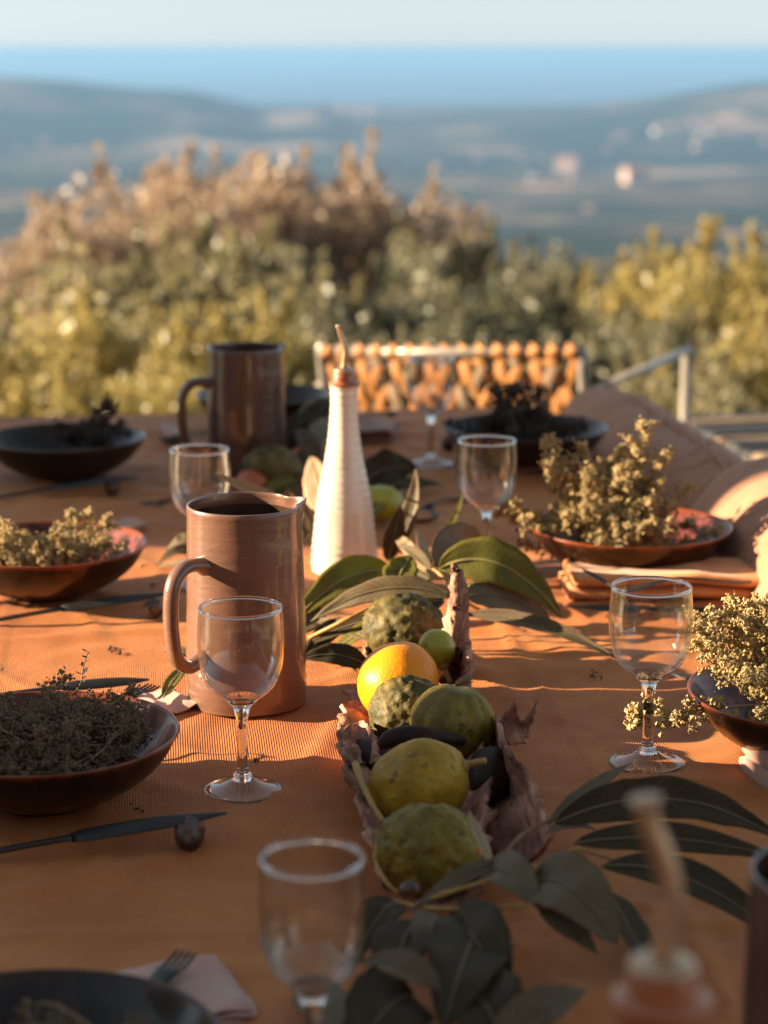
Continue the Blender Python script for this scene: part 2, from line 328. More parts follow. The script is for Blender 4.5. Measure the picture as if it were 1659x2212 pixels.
M['cit_dark'] = mat('dark_citron_peel', (0.040, 0.033, 0.008), (0.16, 0.115, 0.026), 40, 0.62, 1.0, 110, bdist=0.002, spec=0.3)
M['cit_green'] = mat('green_bergamot_peel', (0.10, 0.076, 0.010), (0.28, 0.19, 0.024), 34, 0.55, 1.0, 130, bdist=0.0015, spec=0.35)
M['cit_yellow'] = mat('yellow_citron_peel', (0.24, 0.145, 0.010), (0.52, 0.30, 0.018), 30, 0.5, 1.0, 120, bdist=0.0018, spec=0.4)
M['lime'] = mat('lime_peel', (0.30, 0.30, 0.02), (0.42, 0.36, 0.03), 26, 0.32, 0.5, 380, bdist=0.0008)
for k_, c_, s_ in (('cit_dark', (.20, .15, .07), 70), ('cit_green', (.05, .035, .012), 80), ('cit_yellow', (.10, .055, .015), 70), ('lime', (.08, .07, .01), 120)):
    spots(M[k_], c_, s_, .60, .66, .75); spots(M[k_], (.32, .25, .13), s_*.5, .66, .70, .5)
spots(M['jug'], (.16, .065, .035), 34, .58, .72, .55, (1, 1, .5)); spots(M['jug'], (.08, .035, .02), 240, .68, .71, .8); spots(M['cream'], (.42, .27, .15), 28, .60, .74, .45, (1, 1, .5)); spots(M['cream'], (.25, .15, .08), 260, .70, .72, .7)
spots(M['cloth'], (.28, .050, .010), 2.6, .46, .68, .75); spots(M['cloth'], (.20, .06, .02), 34, .68, .73, .35)
M['pod'] = mat('dark_pod', (0.016, 0.007, 0.005), (0.040, 0.017, 0.011), 40, 0.55, 1.0, 90, spec=0.2)
M['herb'] = mat('dry_herb_buds', (0.36, 0.25, 0.10), (0.58, 0.44, 0.22), 60, 0.8, transl=0.12, tcol=(0.5, 0.4, 0.15))
M['herb_stem'] = mat('dry_herb_stems', (0.24, 0.165, 0.08), (0.36, 0.26, 0.14), 60, 0.75)
M['herb_brown'] = mat('brown_herb_buds', (0.10, 0.066, 0.036), (0.22, 0.15, 0.080), 60, 0.85)
M['herb_black'] = mat('dark_herb_buds', (0.035, 0.024, 0.018), (0.075, 0.052, 0.036), 60, 0.85)
M['white_metal'] = mat('pale_chair_frame', (0.27, 0.235, 0.20), (0.33, 0.29, 0.25), 20, 0.35, metallic=0.2)
M['strap'] = mat('orange_strap', (0.34, 0.12, 0.026), (0.46, 0.20, 0.05), 12, 0.65, transl=0.12, tcol=(0.8, 0.3, 0.05))
M['tan'] = mat('tan_weave', (0.20, 0.13, 0.075), (0.27, 0.18, 0.11), 30, 0.7)
M['blackweave'] = mat('black_weave', (0.02, 0.02, 0.024), (0.035, 0.035, 0.04), 30, 0.6)

# ------------------------------------------------------------------ terrain, sea
TY = [-300, -5, 4.7, 5.5, 8, 14, 30, 100, 250, 500, 1000, 2000, 3300, 5000, 9000, 11500, 12300, 16000]
THH = [4, -0.12, -0.15, -1.3, -2.4, -3.8, -7.5, -17, -33, -55, -101, -192, -260, -279, -288, -292, -304, -330]
CU = [-400, 0, 150, 300, 420, 500, 580, 640, 700, 760, 830, 1000, 1200, 1300, 1400, 1500, 1600, 1659, 2100]
CV = [185, 163, 172, 190, 196, 216, 240, 236, 227, 246, 252, 246, 238, 226, 214, 194, 178, 172, 150]
def terrain(x, y):
    r = math.hypot(x, y)
    yy = y if y > 0 else y
    z = interp(TY, THH, yy)
    if y > 600:
        u = 829.5 + x / y * FPX
        crest = -8000 * math.tan(PITCH + math.atan((interp(CU, CV, u) - 1106) / FPX)) + 1.3
        g = math.exp(-((math.log(y / 8000)) / 0.22) ** 2)
        z = z + max(crest - z, 0) * g
        a = min((y - 600) / 2500, 1) * (1 - min(max((y - 9000) / 2500, 0), 1)) * (1 - g)
        z += a * (26 * fbm(Vector((x / 1400, y / 1700, 3.1))) + 14 * abs(fbm(Vector((x / 500, y / 800, 9)))))
    elif y > 6:
        z += min((y - 6) / 60, 1) * 2.0 * fbm(Vector((x / 30, y / 40, 1)))
    return z
rr = [0.0] + list(np.geomspace(1.5, 13000, 150)); nseg = 90
# finer columns in front
angs = []
for k in range(240): angs.append(R(90 - 30 + 60 * k / 240))
for k in range(60): angs.append(R(120 + 300 * k / 60))
vs = [(0, 0, -0.15)]; fs = []
for r_ in rr[1:]:
    for a in angs: x, y = r_ * math.cos(a), r_ * math.sin(a); vs.append((x, y, terrain(x, y)))
na = len(angs)
for k in range(na): fs.append((0, 1 + k, 1 + (k + 1) % na))
for i in range(len(rr) - 2):
    for k in range(na):
        l = (k + 1) % na; fs.append((1 + i * na + k, 1 + (i + 1) * na + k, 1 + (i + 1) * na + l, 1 + i * na + l))
def mat_land():
    m, nt, b = new_mat('hillside'); L = nt.links; b.inputs['Roughness'].default_value = 1; b.inputs['Specular IOR Level'].default_value = 0.1
    tc = N(nt, 'ShaderNodeTexCoord')
    n = N(nt, 'ShaderNodeTexNoise'); n.inputs['Scale'].default_value = 0.0022; n.inputs['Detail'].default_value = 9; n.inputs['Roughness'].default_value = 0.6
    L.new(tc.outputs['Object'], n.inputs['Vector'])
    r = N(nt, 'ShaderNodeValToRGB'); e = r.color_ramp.elements
    e[0].position = 0.40; e[0].color = (0.014, 0.020, 0.014, 1); e[1].position = 0.70; e[1].color = (0.50, 0.32, 0.22, 1)
    e2 = e.new(0.50); e2.color = (0.022, 0.030, 0.018, 1); e3 = e.new(0.60); e3.color = (0.13, 0.09, 0.06, 1)
    L.new(n.outputs['Fac'], r.inputs[0])
    n2 = N(nt, 'ShaderNodeTexNoise'); n2.inputs['Scale'].default_value = 1.4; n2.inputs['Detail'].default_value = 8; L.new(tc.outputs['Object'], n2.inputs['Vector'])
    r2 = N(nt, 'ShaderNodeValToRGB'); f = r2.color_ramp.elements; f[0].position = 0.35; f[0].color = (0.06, 0.055, 0.025, 1); f[1].position = 0.65; f[1].color = (0.26, 0.20, 0.10, 1)
    L.new(n2.outputs['Fac'], r2.inputs[0])
    sp = N(nt, 'ShaderNodeSeparateXYZ'); L.new(tc.outputs['Object'], sp.inputs[0])
    mr = N(nt, 'ShaderNodeMapRange'); mr.inputs[1].default_value = 60; mr.inputs[2].default_value = 500; L.new(sp.outputs[1], mr.inputs[0])
    mx = N(nt, 'ShaderNodeMix'); mx.data_type = 'RGBA'; L.new(mr.outputs[0], mx.inputs[0]); L.new(r2.outputs[0], mx.inputs[6]); L.new(r.outputs[0], mx.inputs[7])
    L.new(mx.outputs[2], b.inputs['Base Color']); return m
tag(mesh('hillside_ground', vs, fs, mat_land()), kind='structure')
SEA = mat('sea_water', (0.030, 0.085, 0.14), (0.04, 0.10, 0.16), 0.0005, 0.35, spec=0.4)
sv = [(0, 0, -298)]; sf = []
for i, r_ in enumerate((9000, 30000, 180000)):
    for k in range(64): a = 2 * math.pi * k / 64; sv.append((r_ * math.cos(a), r_ * math.sin(a), -298))
for k in range(64): sf.append((0, 1 + k, 1 + (k + 1) % 64))
for i in range(2):
    for k in range(64): sf.append((1 + i * 64 + k, 1 + (i + 1) * 64 + k, 1 + (i + 1) * 64 + (k + 1) % 64, 1 + i * 64 + (k + 1) % 64))
tag(mesh('sea', sv, sf, SEA), kind='structure')
# terrace slab
tr = MB(); tr.add(*box_g(-6, 6, -6.5, 4.9, -0.16, 0.0)); tag(bevel(tr.build('terrace', M['terrace'], smooth=False), 0.01), kind='structure')

# haze
hz = MB(); hz.add(*box_g(-185000, 185000, -185000, 185000, -345, 6))
hm = bpy.data.materials.new('haze'); hm.use_nodes = True; nt = hm.node_tree; nt.nodes.remove(nt.nodes['Principled BSDF'])
pv = nt.nodes.new('ShaderNodeVolumePrincipled'); pv.inputs['Color'].default_value = (0.235, 0.445, 0.76, 1); pv.inputs['Density'].default_value = 0.000082
pv.inputs['Anisotropy'].default_value = 0.1
nt.links.new(pv.outputs[0], nt.nodes['Material Output'].inputs['Volume'])
tag(hz.build('haze', hm, smooth=False), kind='stuff')

# ------------------------------------------------------------------ far houses
def hit(u, v):
    d = ray(u, v); o = Vector((0, 0, EYE)); y = 60.0; last = y
    while y < 12500:
        p = o + d * (y / d.y)
        if p.z < terrain(p.x, p.y): return p
        y *= 1.012
    return None
HW = [mat('pink_house_plaster', (0.50, 0.34, 0.27), (0.56, 0.39, 0.31), 1, 0.9), mat('white_house_plaster', (0.62, 0.55, 0.50), (0.66, 0.60, 0.54), 1, 0.9), mat('ochre_house_plaster', (0.60, 0.34, 0.20), (0.66, 0.40, 0.25), 1, 0.9)]
HR = mat('clay_roof_tiles', (0.34, 0.13, 0.07), (0.42, 0.19, 0.11), 2, 0.9); HWIN = mat('dark_window', (0.03, 0.035, 0.04), rough=0.2)
def house_g(w_, d_, h_, mi_windows=True):
    m = MB(); m.add(*box_g(-w_/2, w_/2, -d_/2, d_/2, -6, h_), 0)
    rf = [(-w_/2-.4, -d_/2-.4, h_), (w_/2+.4, -d_/2-.4, h_), (w_/2+.4, d_/2+.4, h_), (-w_/2-.4, d_/2+.4, h_), (-w_/2-.4, 0, h_+d_*.22), (w_/2+.4, 0, h_+d_*.22)]
    m.add(rf, [(0, 1, 5, 4), (2, 3, 4, 5), (0, 4, 3), (1, 2, 5), (0, 3, 2, 1)], 1)
    n = max(2, int(w_ / 3.2))
    for k in range(n):
        x = -w_/2 + w_ * (k + .5) / n
        for z in ((1.2, 2.6), (4.2, 5.5)):
            if z[1] < h_: m.add(*box_g(x-.5, x+.5, -d_/2-.06, -d_/2+.1, *z), 2)
    return m
protos = {}
def house(u, v, wpx, wi, lab, grp, name='house'):
    p = hit(u, v)
    if p is None: return
    key = (wi,)
    if key not in protos:
        o = house_g(12, 9, 6).build(name, [HW[wi], HR, HWIN], smooth=False); protos[key] = o
    else:
        o = protos[key].copy(); COL.objects.link(o)
    s = wpx / FPX * p.y / 12; o.location = (p.x, p.y, terrain(p.x, p.y)); o.scale = (s, s, s); o.rotation_euler = (0, 0, rnd.uniform(-.4, .4))
    tag(o, lab, 'house', grp)
for i in range(18):
    house(785 + rnd.gauss(0, 26), 246 + rnd.uniform(-3, 8), rnd.uniform(12, 24), rnd.choice((0, 1, 1)), 'small pale house in the far hazy town on the coast', 'houses of the town on the coast')
for i in range(14):
    house(1455 + rnd.gauss(0, 60), 286 + rnd.uniform(-12, 16), rnd.uniform(9, 20), rnd.choice((0, 1, 1)), 'small pale house in the hazy village below the right hill', 'houses of the village below the right hill')
for i in range(22):
    u = rnd.choice((rnd.uniform(1080, 1659), rnd.uniform(1080, 1659), rnd.uniform(0, 200), rnd.uniform(850, 1080)))
    house(u, rnd.uniform(300, 500), rnd.uniform(10, 24), rnd.choice((0, 0, 1, 2)), 'small pale house scattered in the hazy valley', 'houses scattered over the valley')
for u, v, wpx, wi, lab in ((1225, 372, 46, 0, 'pink house in the right valley, left of its neighbour'), (1372, 395, 50, 0, 'larger pink house in the right valley, nearest the right hill')):
    house(u, v, wpx, wi, lab, None)

# ------------------------------------------------------------------ trees and shrubs
def leafcloud(seed, n, size, lumps, squash=0.8):
    rg = np.random.RandomState(seed); V = []; F = []
    cs = []
    for k in range(lumps):
        a = rg.uniform(0, 2*math.pi); z = rg.uniform(-.4, 1); r_ = rg.uniform(.3, .88)
        cs.append((r_*math.cos(a)*math.sqrt(max(1-z*z*.8, .1)), r_*math.sin(a)*math.sqrt(max(1-z*z*.8, .1)), z*squash*.85, rg.uniform(.08, .26), 0))
    for k in range(lumps):                       # loose upright shoots that break the outline
        c = cs[rg.randint(lumps)]; cs.append((c[0] + rg.uniform(-.1, .1), c[1] + rg.uniform(-.1, .1), c[2] + c[3]*.6, rg.uniform(.14, .34), 1))
    w = np.array([c[3]**2 if c[4] == 0 else c[3]*.035 for c in cs]); w /= w.sum(); pick = rg.choice(len(cs), size=n, p=w)
    for i in range(n):
        c = cs[pick[i]]
        if c[4] == 0:
            d = rg.normal(size=3); d /= np.linalg.norm(d); p = np.array(c[:3]) + d * c[3] * rg.uniform(.3, 1.3) ** .7
        else:
            t = rg.uniform(0, 1); p = np.array(c[:3]) + np.array((math.sin(c[0]*40)*.25*t, math.cos(c[1]*40)*.25*t, t)) * c[3] + rg.normal(size=3)*.022*(1.3-t)
        a = rg.normal(size=3); a /= np.linalg.norm(a); b = np.cross(a, rg.normal(size=3)); b /= np.linalg.norm(b) + 1e-9
        s = size * rg.uniform(.5, 1.5)
        o = len(V); V += [tuple(p - a*s), tuple(p + b*s*.5), tuple(p + a*s), tuple(p - b*s*.5)]; F.append((o, o+1, o+2, o+3))
    return V, F
def fol(name, a, b, t): return mat(name, a, b, 2.5, 0.42, transl=0.4, tcol=t, detail=8, ramp=(.4, .6))  # leaf colours paled and greyed to carry a veil of haze
FOL = {'brown': fol('rusty_foliage', (0.27, 0.20, 0.15), (0.48, 0.36, 0.27), (0.48, 0.35, 0.24)),
       'olive': fol('olive_foliage', (0.17, 0.16, 0.095), (0.34, 0.29, 0.17), (0.34, 0.29, 0.15)),
       'dark': fol('dark_foliage', (0.12, 0.125, 0.080), (0.22, 0.205, 0.125), (0.22, 0.21, 0.12)),
       'yellow': fol('yellow_green_foliage', (0.23, 0.20, 0.075), (0.42, 0.33, 0.13), (0.50, 0.40, 0.14)),
       'grey': fol('grey_green_foliage', (0.19, 0.19, 0.13), (0.33, 0.30, 0.20), (0.33, 0.30, 0.19))}
M['trunk'] = mat('tree_bark', (0.10, 0.07, 0.05), (0.19, 0.14, 0.10), 8, 0.9, 0.5)
crown_mesh = {}
def tree(u, v, y, rad, kind, var, label, name='tree', grp=None, sq=0.85):
    top = aty(u, v, y); c = Vector((top.x, top.y, top.z - rad * (sq * 0.85 + .46)))
    gz = terrain(c.x, c.y)
    t = thing(name, (c.x, c.y, gz), label, name.split('_')[-1], grp)
    key = (kind, var)
    if key not in crown_mesh:
        V, F = leafcloud(var * 13 + 5, 9000, 0.034, 48, sq)
        o = mesh('crown', V, F, FOL[kind], t, smooth=False); crown_mesh[key] = o.data
    else:
        o = link(bpy.data.objects.new('crown', crown_mesh[key]), t)
    o.location = (0, 0, c.z - gz); o.scale = (rad, rad, rad); o.rotation_euler = (0, 0, rnd.uniform(0, 6.28))
    m = MB(); hgt = max(c.z - gz, 0.4)
    pts = spline([(0, 0, -.3), (.06*rad, 0, hgt*.4), (-.05*rad, .04, hgt*.8), (0, 0, hgt + rad*.3)], 4)
    m.add(*sweep_g(pts, [interp([0, 1], [.10*rad, .03*rad], i/(len(pts)-1)) for i in range(len(pts))], 8))
    for k in range(6):
        a = k * 1.05 + var; q = Vector((math.cos(a), math.sin(a), .75)) * rad * .6
        m.add(*sweep_g(spline([(0, 0, hgt*.7), Vector((0, 0, hgt*.7)) + q*.5 + Vector((0, 0, .05)), Vector((0, 0, hgt*.7)) + q], 3), [.035*rad]*4 + [.02*rad]*2 + [.01*rad], 5))
    m.build('trunk', M['trunk'], t)
    return t
tree(640, 262, 17, 1.35, 'brown', 1, 'tall rusty brown tree at the centre of the treetops', grp=None)
tree(300, 268, 15, 1.15, 'brown', 2, 'rusty brown tree with a pointed top left of centre')
tree(470, 300, 16.5, 1.0, 'brown', 3, 'rusty brown tree between the two tallest treetops')
tree(860, 335, 18, 1.2, 'brown', 2, 'rusty brown tree right of the tallest treetop')
tree(170, 410, 13.5, .75, 'brown', 1, 'lower rusty brown tree at the left end of the treetops')
tree(1000, 430, 16, 0.95, 'olive', 4, 'olive green tree at the right shoulder of the treetops')
tree(380, 420, 12.5, 1.25, 'olive', 5, 'olive green tree in front of the rusty treetops at left')
tree(620, 440, 12, 1.1, 'olive', 4, 'olive green tree in front of the tallest rusty tree')
tree(800, 480, 12, 1.1, 'grey', 5, 'grey green tree behind the bottle spout')
tree(10, 560, 10.5, 0.9, 'olive', 4, 'olive green shrub at the left edge behind the yellow bushes', 'shrub')
tree(1180, 475, 15, 1.05, 'grey', 6, 'grey green tree behind the orange chair')
tree(1000, 560, 11.5, 0.95, 'dark', 7, 'dark green tree right of the grey green one')
tree(1330, 510, 15, 1.1, 'grey', 5, 'grey green tree between the dark tree and the yellow one')
tree(1480, 452, 13, 0.95, 'yellow', 8, 'yellow leaved tree at the upper right')
tree(1640, 430, 12, 0.95, 'yellow', 9, 'yellow leaved tree at the right edge of the frame')
tree(1230, 570, 12, 0.9, 'dark', 8, 'dark green shrub behind the pale chair arm', 'shrub')
tree(1450, 590, 11, 0.85, 'olive', 6, 'olive green shrub under the yellow trees', 'shrub')
tree(1650, 640, 8.0, 0.55, 'yellow', 8, 'yellow green bush low at the right edge', 'bush')
tree(1480, 720, 7.6, 0.42, 'olive', 5, 'olive bush behind the upright chair leg', 'bush')
tree(90, 570, 8.2, 0.62, 'yellow', 9, 'yellow green bush low at the left edge', 'bush')
tree(330, 620, 8.6, 0.50, 'olive', 7, 'olive bush between the two yellow green bushes', 'bush')
tree(500, 600, 8.0, 0.50, 'yellow', 8, 'yellow green bush left of the far jug rim', 'bush')
tree(300, 720, 7.0, 0.46, 'yellow', 9, 'yellow green bush nearest the table at left', 'bush')
tree(60, 760, 6.8, 0.46, 'yellow', 8, 'yellow green bush nearest the table in the left corner', 'bush')
tree(720, 610, 8.8, 0.6, 'grey', 6, 'grey green bush behind the bottle spout', 'bush')
tree(930, 640, 8.4, 0.5, 'dark', 7, 'dark bush behind the left end of the orange chair', 'bush')
tree(1150, 660, 8.6, 0.55, 'grey', 6, 'grey green bush behind the middle of the orange chair', 'bush')
tree(1330, 640, 8.6, 0.55, 'dark', 4, 'dark bush behind the chair arm at right', 'bush')
tree(1600, 800, 6.6, 0.40, 'olive', 5, 'olive bush behind the striped stool', 'bush')
tree(640, 760, 6.9, 0.42, 'olive', 4, 'olive bush just behind the far jug', 'bush')

# ------------------------------------------------------------------ unseen added wall on the left (blocks the low sun except through its opening)
def add_occluder(y0, y1, label):
    t = thing('occluder', (-3.1, (y0 + y1) / 2, 0), label, 'occluder'); h = (y1 - y0) / 2
    m = MB(); m.add(*box_g(-.2, .2, -h, h, 0, 2.05)); bevel(m.build('masonry', M['plaster'], t, smooth=False), .02)
    m = MB(); m.add(*box_g(-.25, .25, -h - .04, h + .04, 2.053, 2.13)); bevel(m.build('coping', M['terrace'], t, smooth=False), .01)
add_occluder(-3.0, 1.79, 'unseen added sun-blocking wall left of the table, on the near side of the gap')
hf = thing('bounce_facade', (0, -6.0, 0), 'unseen ochre house front with windows, added behind the near end of the table for warm fill', 'house')  # unseen facade added for warm bounce light and reflections in the glass
wx = (-5.5, -4.2, -3.3, -1.9, -0.9, 0.9, 1.9, 3.3, 4.2, 5.5)
for k in range(0, 9, 2): m = MB(); m.add(*box_g(wx[k], wx[k+1], -.2, .2, 0, 3.2)); m.build('wall_panel', M['ochre'], hf, smooth=False)
m = MB(); m.add(*box_g(-5.5, 5.5, -.2, .2, 3.203, 4.2)); m.build('wall_panel', M['ochre'], hf, smooth=False)
for k in range(1, 8, 2):
    m = MB(); m.add(*box_g(wx[k]+.003, wx[k+1]-.003, -.15, -.10, .9, 3.197)); w1 = m.build('window_pane', M['pane'], hf, smooth=False)
    m = MB(); m.add(*box_g(wx[k]+.003, wx[k+1]-.003, -.18, .16, 0, .897)); m.build('wall_panel', M['ochre'], hf, smooth=False)
    m = MB(); xm = (wx[k]+wx[k+1])/2; m.add(*box_g(xm-.03, xm+.03, -.095, -.03, .9, 3.19)); m.add(*box_g(wx[k]+.01, wx[k+1]-.01, -.095, -.04, 2.0, 2.06)); m.build('window_frame', M['white_metal'], hf, smooth=False)
add_occluder(2.60, 3.95, 'unseen added sun-blocking wall left of the table, on the far side of the gap')

# ------------------------------------------------------------------ table and cloth
TROT = R(6.0); TCX, TCY = -0.118, 1.95; HWID, HLEN = 0.51, 1.475   # local x across, y along
def tl(x, y):   # world -> table local
    dx, dy = x - TCX, y - TCY; c, s = math.cos(-TROT), math.sin(-TROT); return dx*c - dy*s, dx*s + dy*c
tb = thing('dining_table', (TCX, TCY, 0), 'long wooden dining table under the rust coloured cloth', 'table', rz=TROT)
for k in range(7):
    x0 = -0.5 + k / 7; m = MB(); m.add(*box_g(x0 + .003, x0 + 1/7 - .003, -1.46, 1.46, TZ - .035, TZ - .005)); bevel(m.build('plank', M['wood'], tb, smooth=False), .003)
for sx in (-1, 1):
    for sy in (-1, 1):
        m = MB(); m.add(*box_g(sx*.42-.035, sx*.42+.035, sy*1.3-.035, sy*1.3+.035, 0, TZ-.036)); bevel(m.build('leg', M['wood'], tb, smooth=False), .004)
def wrinkle(x, y):
    """height of the cloth over the board, world coordinates"""
    p = Vector((x * 2.2, y * 6.0, 0.3))
    h = 0.0034 * noise.noise(p) + 0.0024 * noise.noise(Vector((x * 5, y * 15, 4)))
    h += 0.0014 * noise.noise(Vector((x * 16 + y * 6, y * 20, 8))) + .0022 * max(0, 1 - abs(noise.noise(Vector((x*5 + y*4, y*3 - x*2, 12)))) * 14)
    h += .0030 * max(0, 1 - abs(noise.noise(Vector((x*2.2 - y*1.6, y*2.6 + x*1.2, 21)))) * 8) ** 1.5
    n = noise.noise(Vector((x * 3.1 + 7, y * 4.0, 2)))
    h += 0.0045 * max(0, 1 - abs(n) * 9) * max(0, noise.noise(Vector((x * 2, y * 2, 30))) + .25)
    k = max(0, 1 - abs(noise.noise(Vector((x*6.5 + y*1.2, y*1.6 - x, 41)))) * 9) * max(0, .2 + noise.noise(Vector((x*3, y*2, 50))) + (.5 if y < 1.6 else 0)); h += .0038 * k
    h += .0012 * noise.noise(Vector((x*30, y*34, 60)))
    lx, ly = tl(x, y)
    for c, a, wd in ((-.62, .0022, .006), (.12, .0016, .005), (.78, .003, .008)):   # ironed folds across
        d = (ly - c + .012 * math.sin(lx * 6)) / wd; h += a * math.exp(-d*d)
    for c, a, wd in ((-.25, .0016, .004), (.255, .0020, .005)):                       # ironed folds along
        d = (lx - c + .006 * math.sin(ly * 5)) / wd; h += a * math.exp(-d*d)
    return h
NX, NY = 230, 560; DROP = .24
us = [-HWID - DROP + (2*HWID + 2*DROP) * i / (NX - 1) for i in range(NX)]
vs_ = [-HLEN - DROP + (2*HLEN + 2*DROP) * j / (NY - 1) for j in range(NY)]
def fold(t, half, flare):
    a = abs(t) - half; s = 1 if t > 0 else -1
    if a <= 0: return t, 0.0
    r_ = .012
    if a < r_ * 1.57: return s * (half + r_ * math.sin(a / r_)), -r_ * (1 - math.cos(a / r_))
    e = a - r_ * 1.57; return s * (half + r_ + e * flare), -r_ - e
V = []
ct, st_ = math.cos(TROT), math.sin(TROT)
for j, b_ in enumerate(vs_):
    for i, a_ in enumerate(us):
        x, dz1 = fold(a_, HWID, .06 + .05 * math.sin(b_ * 17)); y, dz2 = fold(b_, HLEN, .06 + .05 * math.sin(a_ * 19))
        z = min(dz1, dz2) if (dz1 < 0 and dz2 < 0) else dz1 + dz2
        wx, wy = TCX + x*ct - y*st_, TCY + x*st_ + y*ct
        if dz1 == 0 and dz2 == 0: z += wrinkle(wx, wy)
        V.append((x, y, z))
F = [(j*NX+i, j*NX+i+1, (j+1)*NX+i+1, (j+1)*NX+i) for j in range(NY-1) for i in range(NX-1)]
cl = mesh('tablecloth', V, F, M['cloth']); cl.location = (TCX, TCY, TZ); cl.rotation_euler = (0, 0, TROT)
tag(cl, 'rust orange ribbed linen tablecloth with creases, covering the whole long table', 'tablecloth')

# ------------------------------------------------------------------ wine glasses
def make_glass(sx=1.0, label='', loc=(0, 0, 0), grp='stemmed wine glasses on the table', tilt=0.0):
    t = thing('wine_glass', loc, label, 'wine glass', grp)
    outer = smooth_prof([(.0325*sx, .150), (.0335*sx, .138), (.0342*sx, .122), (.0325*sx, .104), (.0265*sx, .088), (.0142*sx, .0772)], 6)
    inner = smooth_prof([(.0132*sx, .0785), (.0250*sx, .0895), (.0311*sx, .105), (.0327*sx, .122), (.0320*sx, .138), (.0311*sx, .1495)], 6)
    rimp = []
    m = MB(); m.add(*lathe_g(inner + rimp + outer, 64)); m.build('bowl', M['glass'], t)
    st = smooth_prof([(.0002, .0752), (.006*sx, .0756), (.0105*sx, .0770), (.0132*sx, .0787), (.0142*sx, .0780), (.0130*sx, .0762), (.0105*sx, .0738), (.0088, .0722), (.0072, .0700), (.0056, .0645), (.0044, .056), (.0041, .040), (.0043, .024), (.0054, .0165), (.0076, .0145), (.0070, .0128), (.0092, .0108), (.0090, .0100), (.0002, .0098)], 4)
    m = MB(); m.add(*lathe_g(st[::-1], 56)); m.build('stem', M['sglass'], t)
    ft = smooth_prof([(.0090, .0112), (.0125, .0085), (.0190, .0054), (.0260, .0031), (.0300, .0023), (.0312, .0015), (.0303, .0006)], 5)
    m = MB(); m.add(*lathe_g(ft[::-1], 64)); m.build('foot', M['glass'], t)
    m = MB(); m.add(*lathe_g([(.0306 + .0009*math.cos(a), .0016 + .0009*math.sin(a)) for a in [2*math.pi*k/8 for k in range(8)]], 64, True)); m.build('foot_edge', M['sglass'], t)
    m = MB(); m.add(*lathe_g([(.0318*sx + .0012*math.cos(a), .1510 + .0014*math.sin(a)) for a in [-2*math.pi*k/10 for k in range(10)]][::-1], 64, True)); m.build('rim', M['sglass'], t)
    return t
GL = 'stemmed wine glass'
g0 = make_glass(1, 'empty clear wine glass standing in front of the near brown jug', at(525, 1709, 0.002))
gl2 = make_glass(.86, 'blurred empty wine glass nearest the camera, beside the dark leaves', (0, 0, 0))
P = aty(674, 1868, 1.082); gl2.location = (P.x, 1.082, TZ + .002)
for (u, v, lab) in ((1397, 1650, 'empty wine glass in front of the orange napkin with the fork'),
                    (1049, 1236, 'empty wine glass at left of the bowl with the tall pale herbs'),
                    (930, 1003, 'farthest empty wine glass, in front of the orange woven chair'),
                    (436, 1262, 'empty wine glass half hidden behind the near brown jug')):
    c = copy_tree(g0, at(u, v, .002)); c['label'] = lab

# ------------------------------------------------------------------ jugs
def make_jug(loc, hdir, mt, label, H_=.183, Rr=.0518, grp='tall handled pottery jugs'):
    t = thing('jug', loc, label, 'jug', grp)
    prof = smooth_prof([(.001, .001), (Rr*.92, .001), (Rr*1.03, .006), (Rr*1.045, .03), (Rr*1.03, .09), (Rr, .15), (Rr*.995, H_-.006), (Rr*.99, H_-.001), (Rr*.97, H_+.0004), (Rr*.945, H_-.001), (Rr*.94, H_-.01)], 6)
    inp = smooth_prof([(Rr*.94, H_-.01), (Rr*.93, .1), (Rr*.94, .02), (Rr*.85, .009), (.001, .008)], 6)
    seg = 96
    def warp(vs):
        out = []
        for p in vs:
            r_ = math.hypot(p[0], p[1]); a = math.atan2(p[1], p[0]); z = p[2]
            if r_ > Rr * .8:
                r_ += .00035 * noise.noise(Vector((math.cos(a)*.6, math.sin(a)*.6, z*260))) + .0006 * noise.noise(Vector((math.cos(a), math.sin(a), z*20)))
            if z > H_ - .03:
                k = ((z - H_ + .03) / .03) ** 2; d = math.atan2(math.sin(a - .30), math.cos(a - .30))
                r_ += .0065 * k * math.exp(-(d / .20) ** 2) - .003 * k * math.exp(-((abs(d) - .42) / .16) ** 2)
                z += .002 * k * math.exp(-(d / .25) ** 2)
            out.append((r_*math.cos(a), r_*math.sin(a), z))
        return out
    a, b = lathe_g(prof, seg); m = MB(); m.add(warp(a), b); m.build('body', mt, t)
    a, b = lathe_g(inp, seg); m = MB(); m.add(warp(a), b); m.build('inside', M['jug_in'], t)
    d = Vector((hdir[0], hdir[1], 0)).normalized(); r0 = Rr * .97
    pts = spline([d*(r0-.004)+Vector((0, 0, .134)), d*(r0+.010)+Vector((0, 0, .138)), d*(r0+.025)+Vector((0, 0, .136)), d*(r0+.036)+Vector((0, 0, .124)), d*(r0+.039)+Vector((0, 0, .102)), d*(r0+.038)+Vector((0, 0, .078)),
                  d*(r0+.033)+Vector((0, 0, .057)), d*(r0+.020)+Vector((0, 0, .047)), d*(r0+.007)+Vector((0, 0, .050)), d*(r0-.004)+Vector((0, 0, .054))], 6)
    n = len(pts); rad = [.0062 + .0040 * math.exp(-(i/3.5)**2) + .003 * math.exp(-((n-1-i)/3.5)**2) for i in range(n)]
    m = MB(); m.add(*sweep_g(pts, rad, 14, up=d.cross(Vector((0, 0, 1))), flat=1.25)); m.build('handle', mt, t)
    return t
jl = at(534, 1516, 0); make_jug((jl.x, 1.852, TZ+.001), (-.68, -.73), M['jug'], 'tall brown pink pottery jug in sunlight, nearest the white bottle')
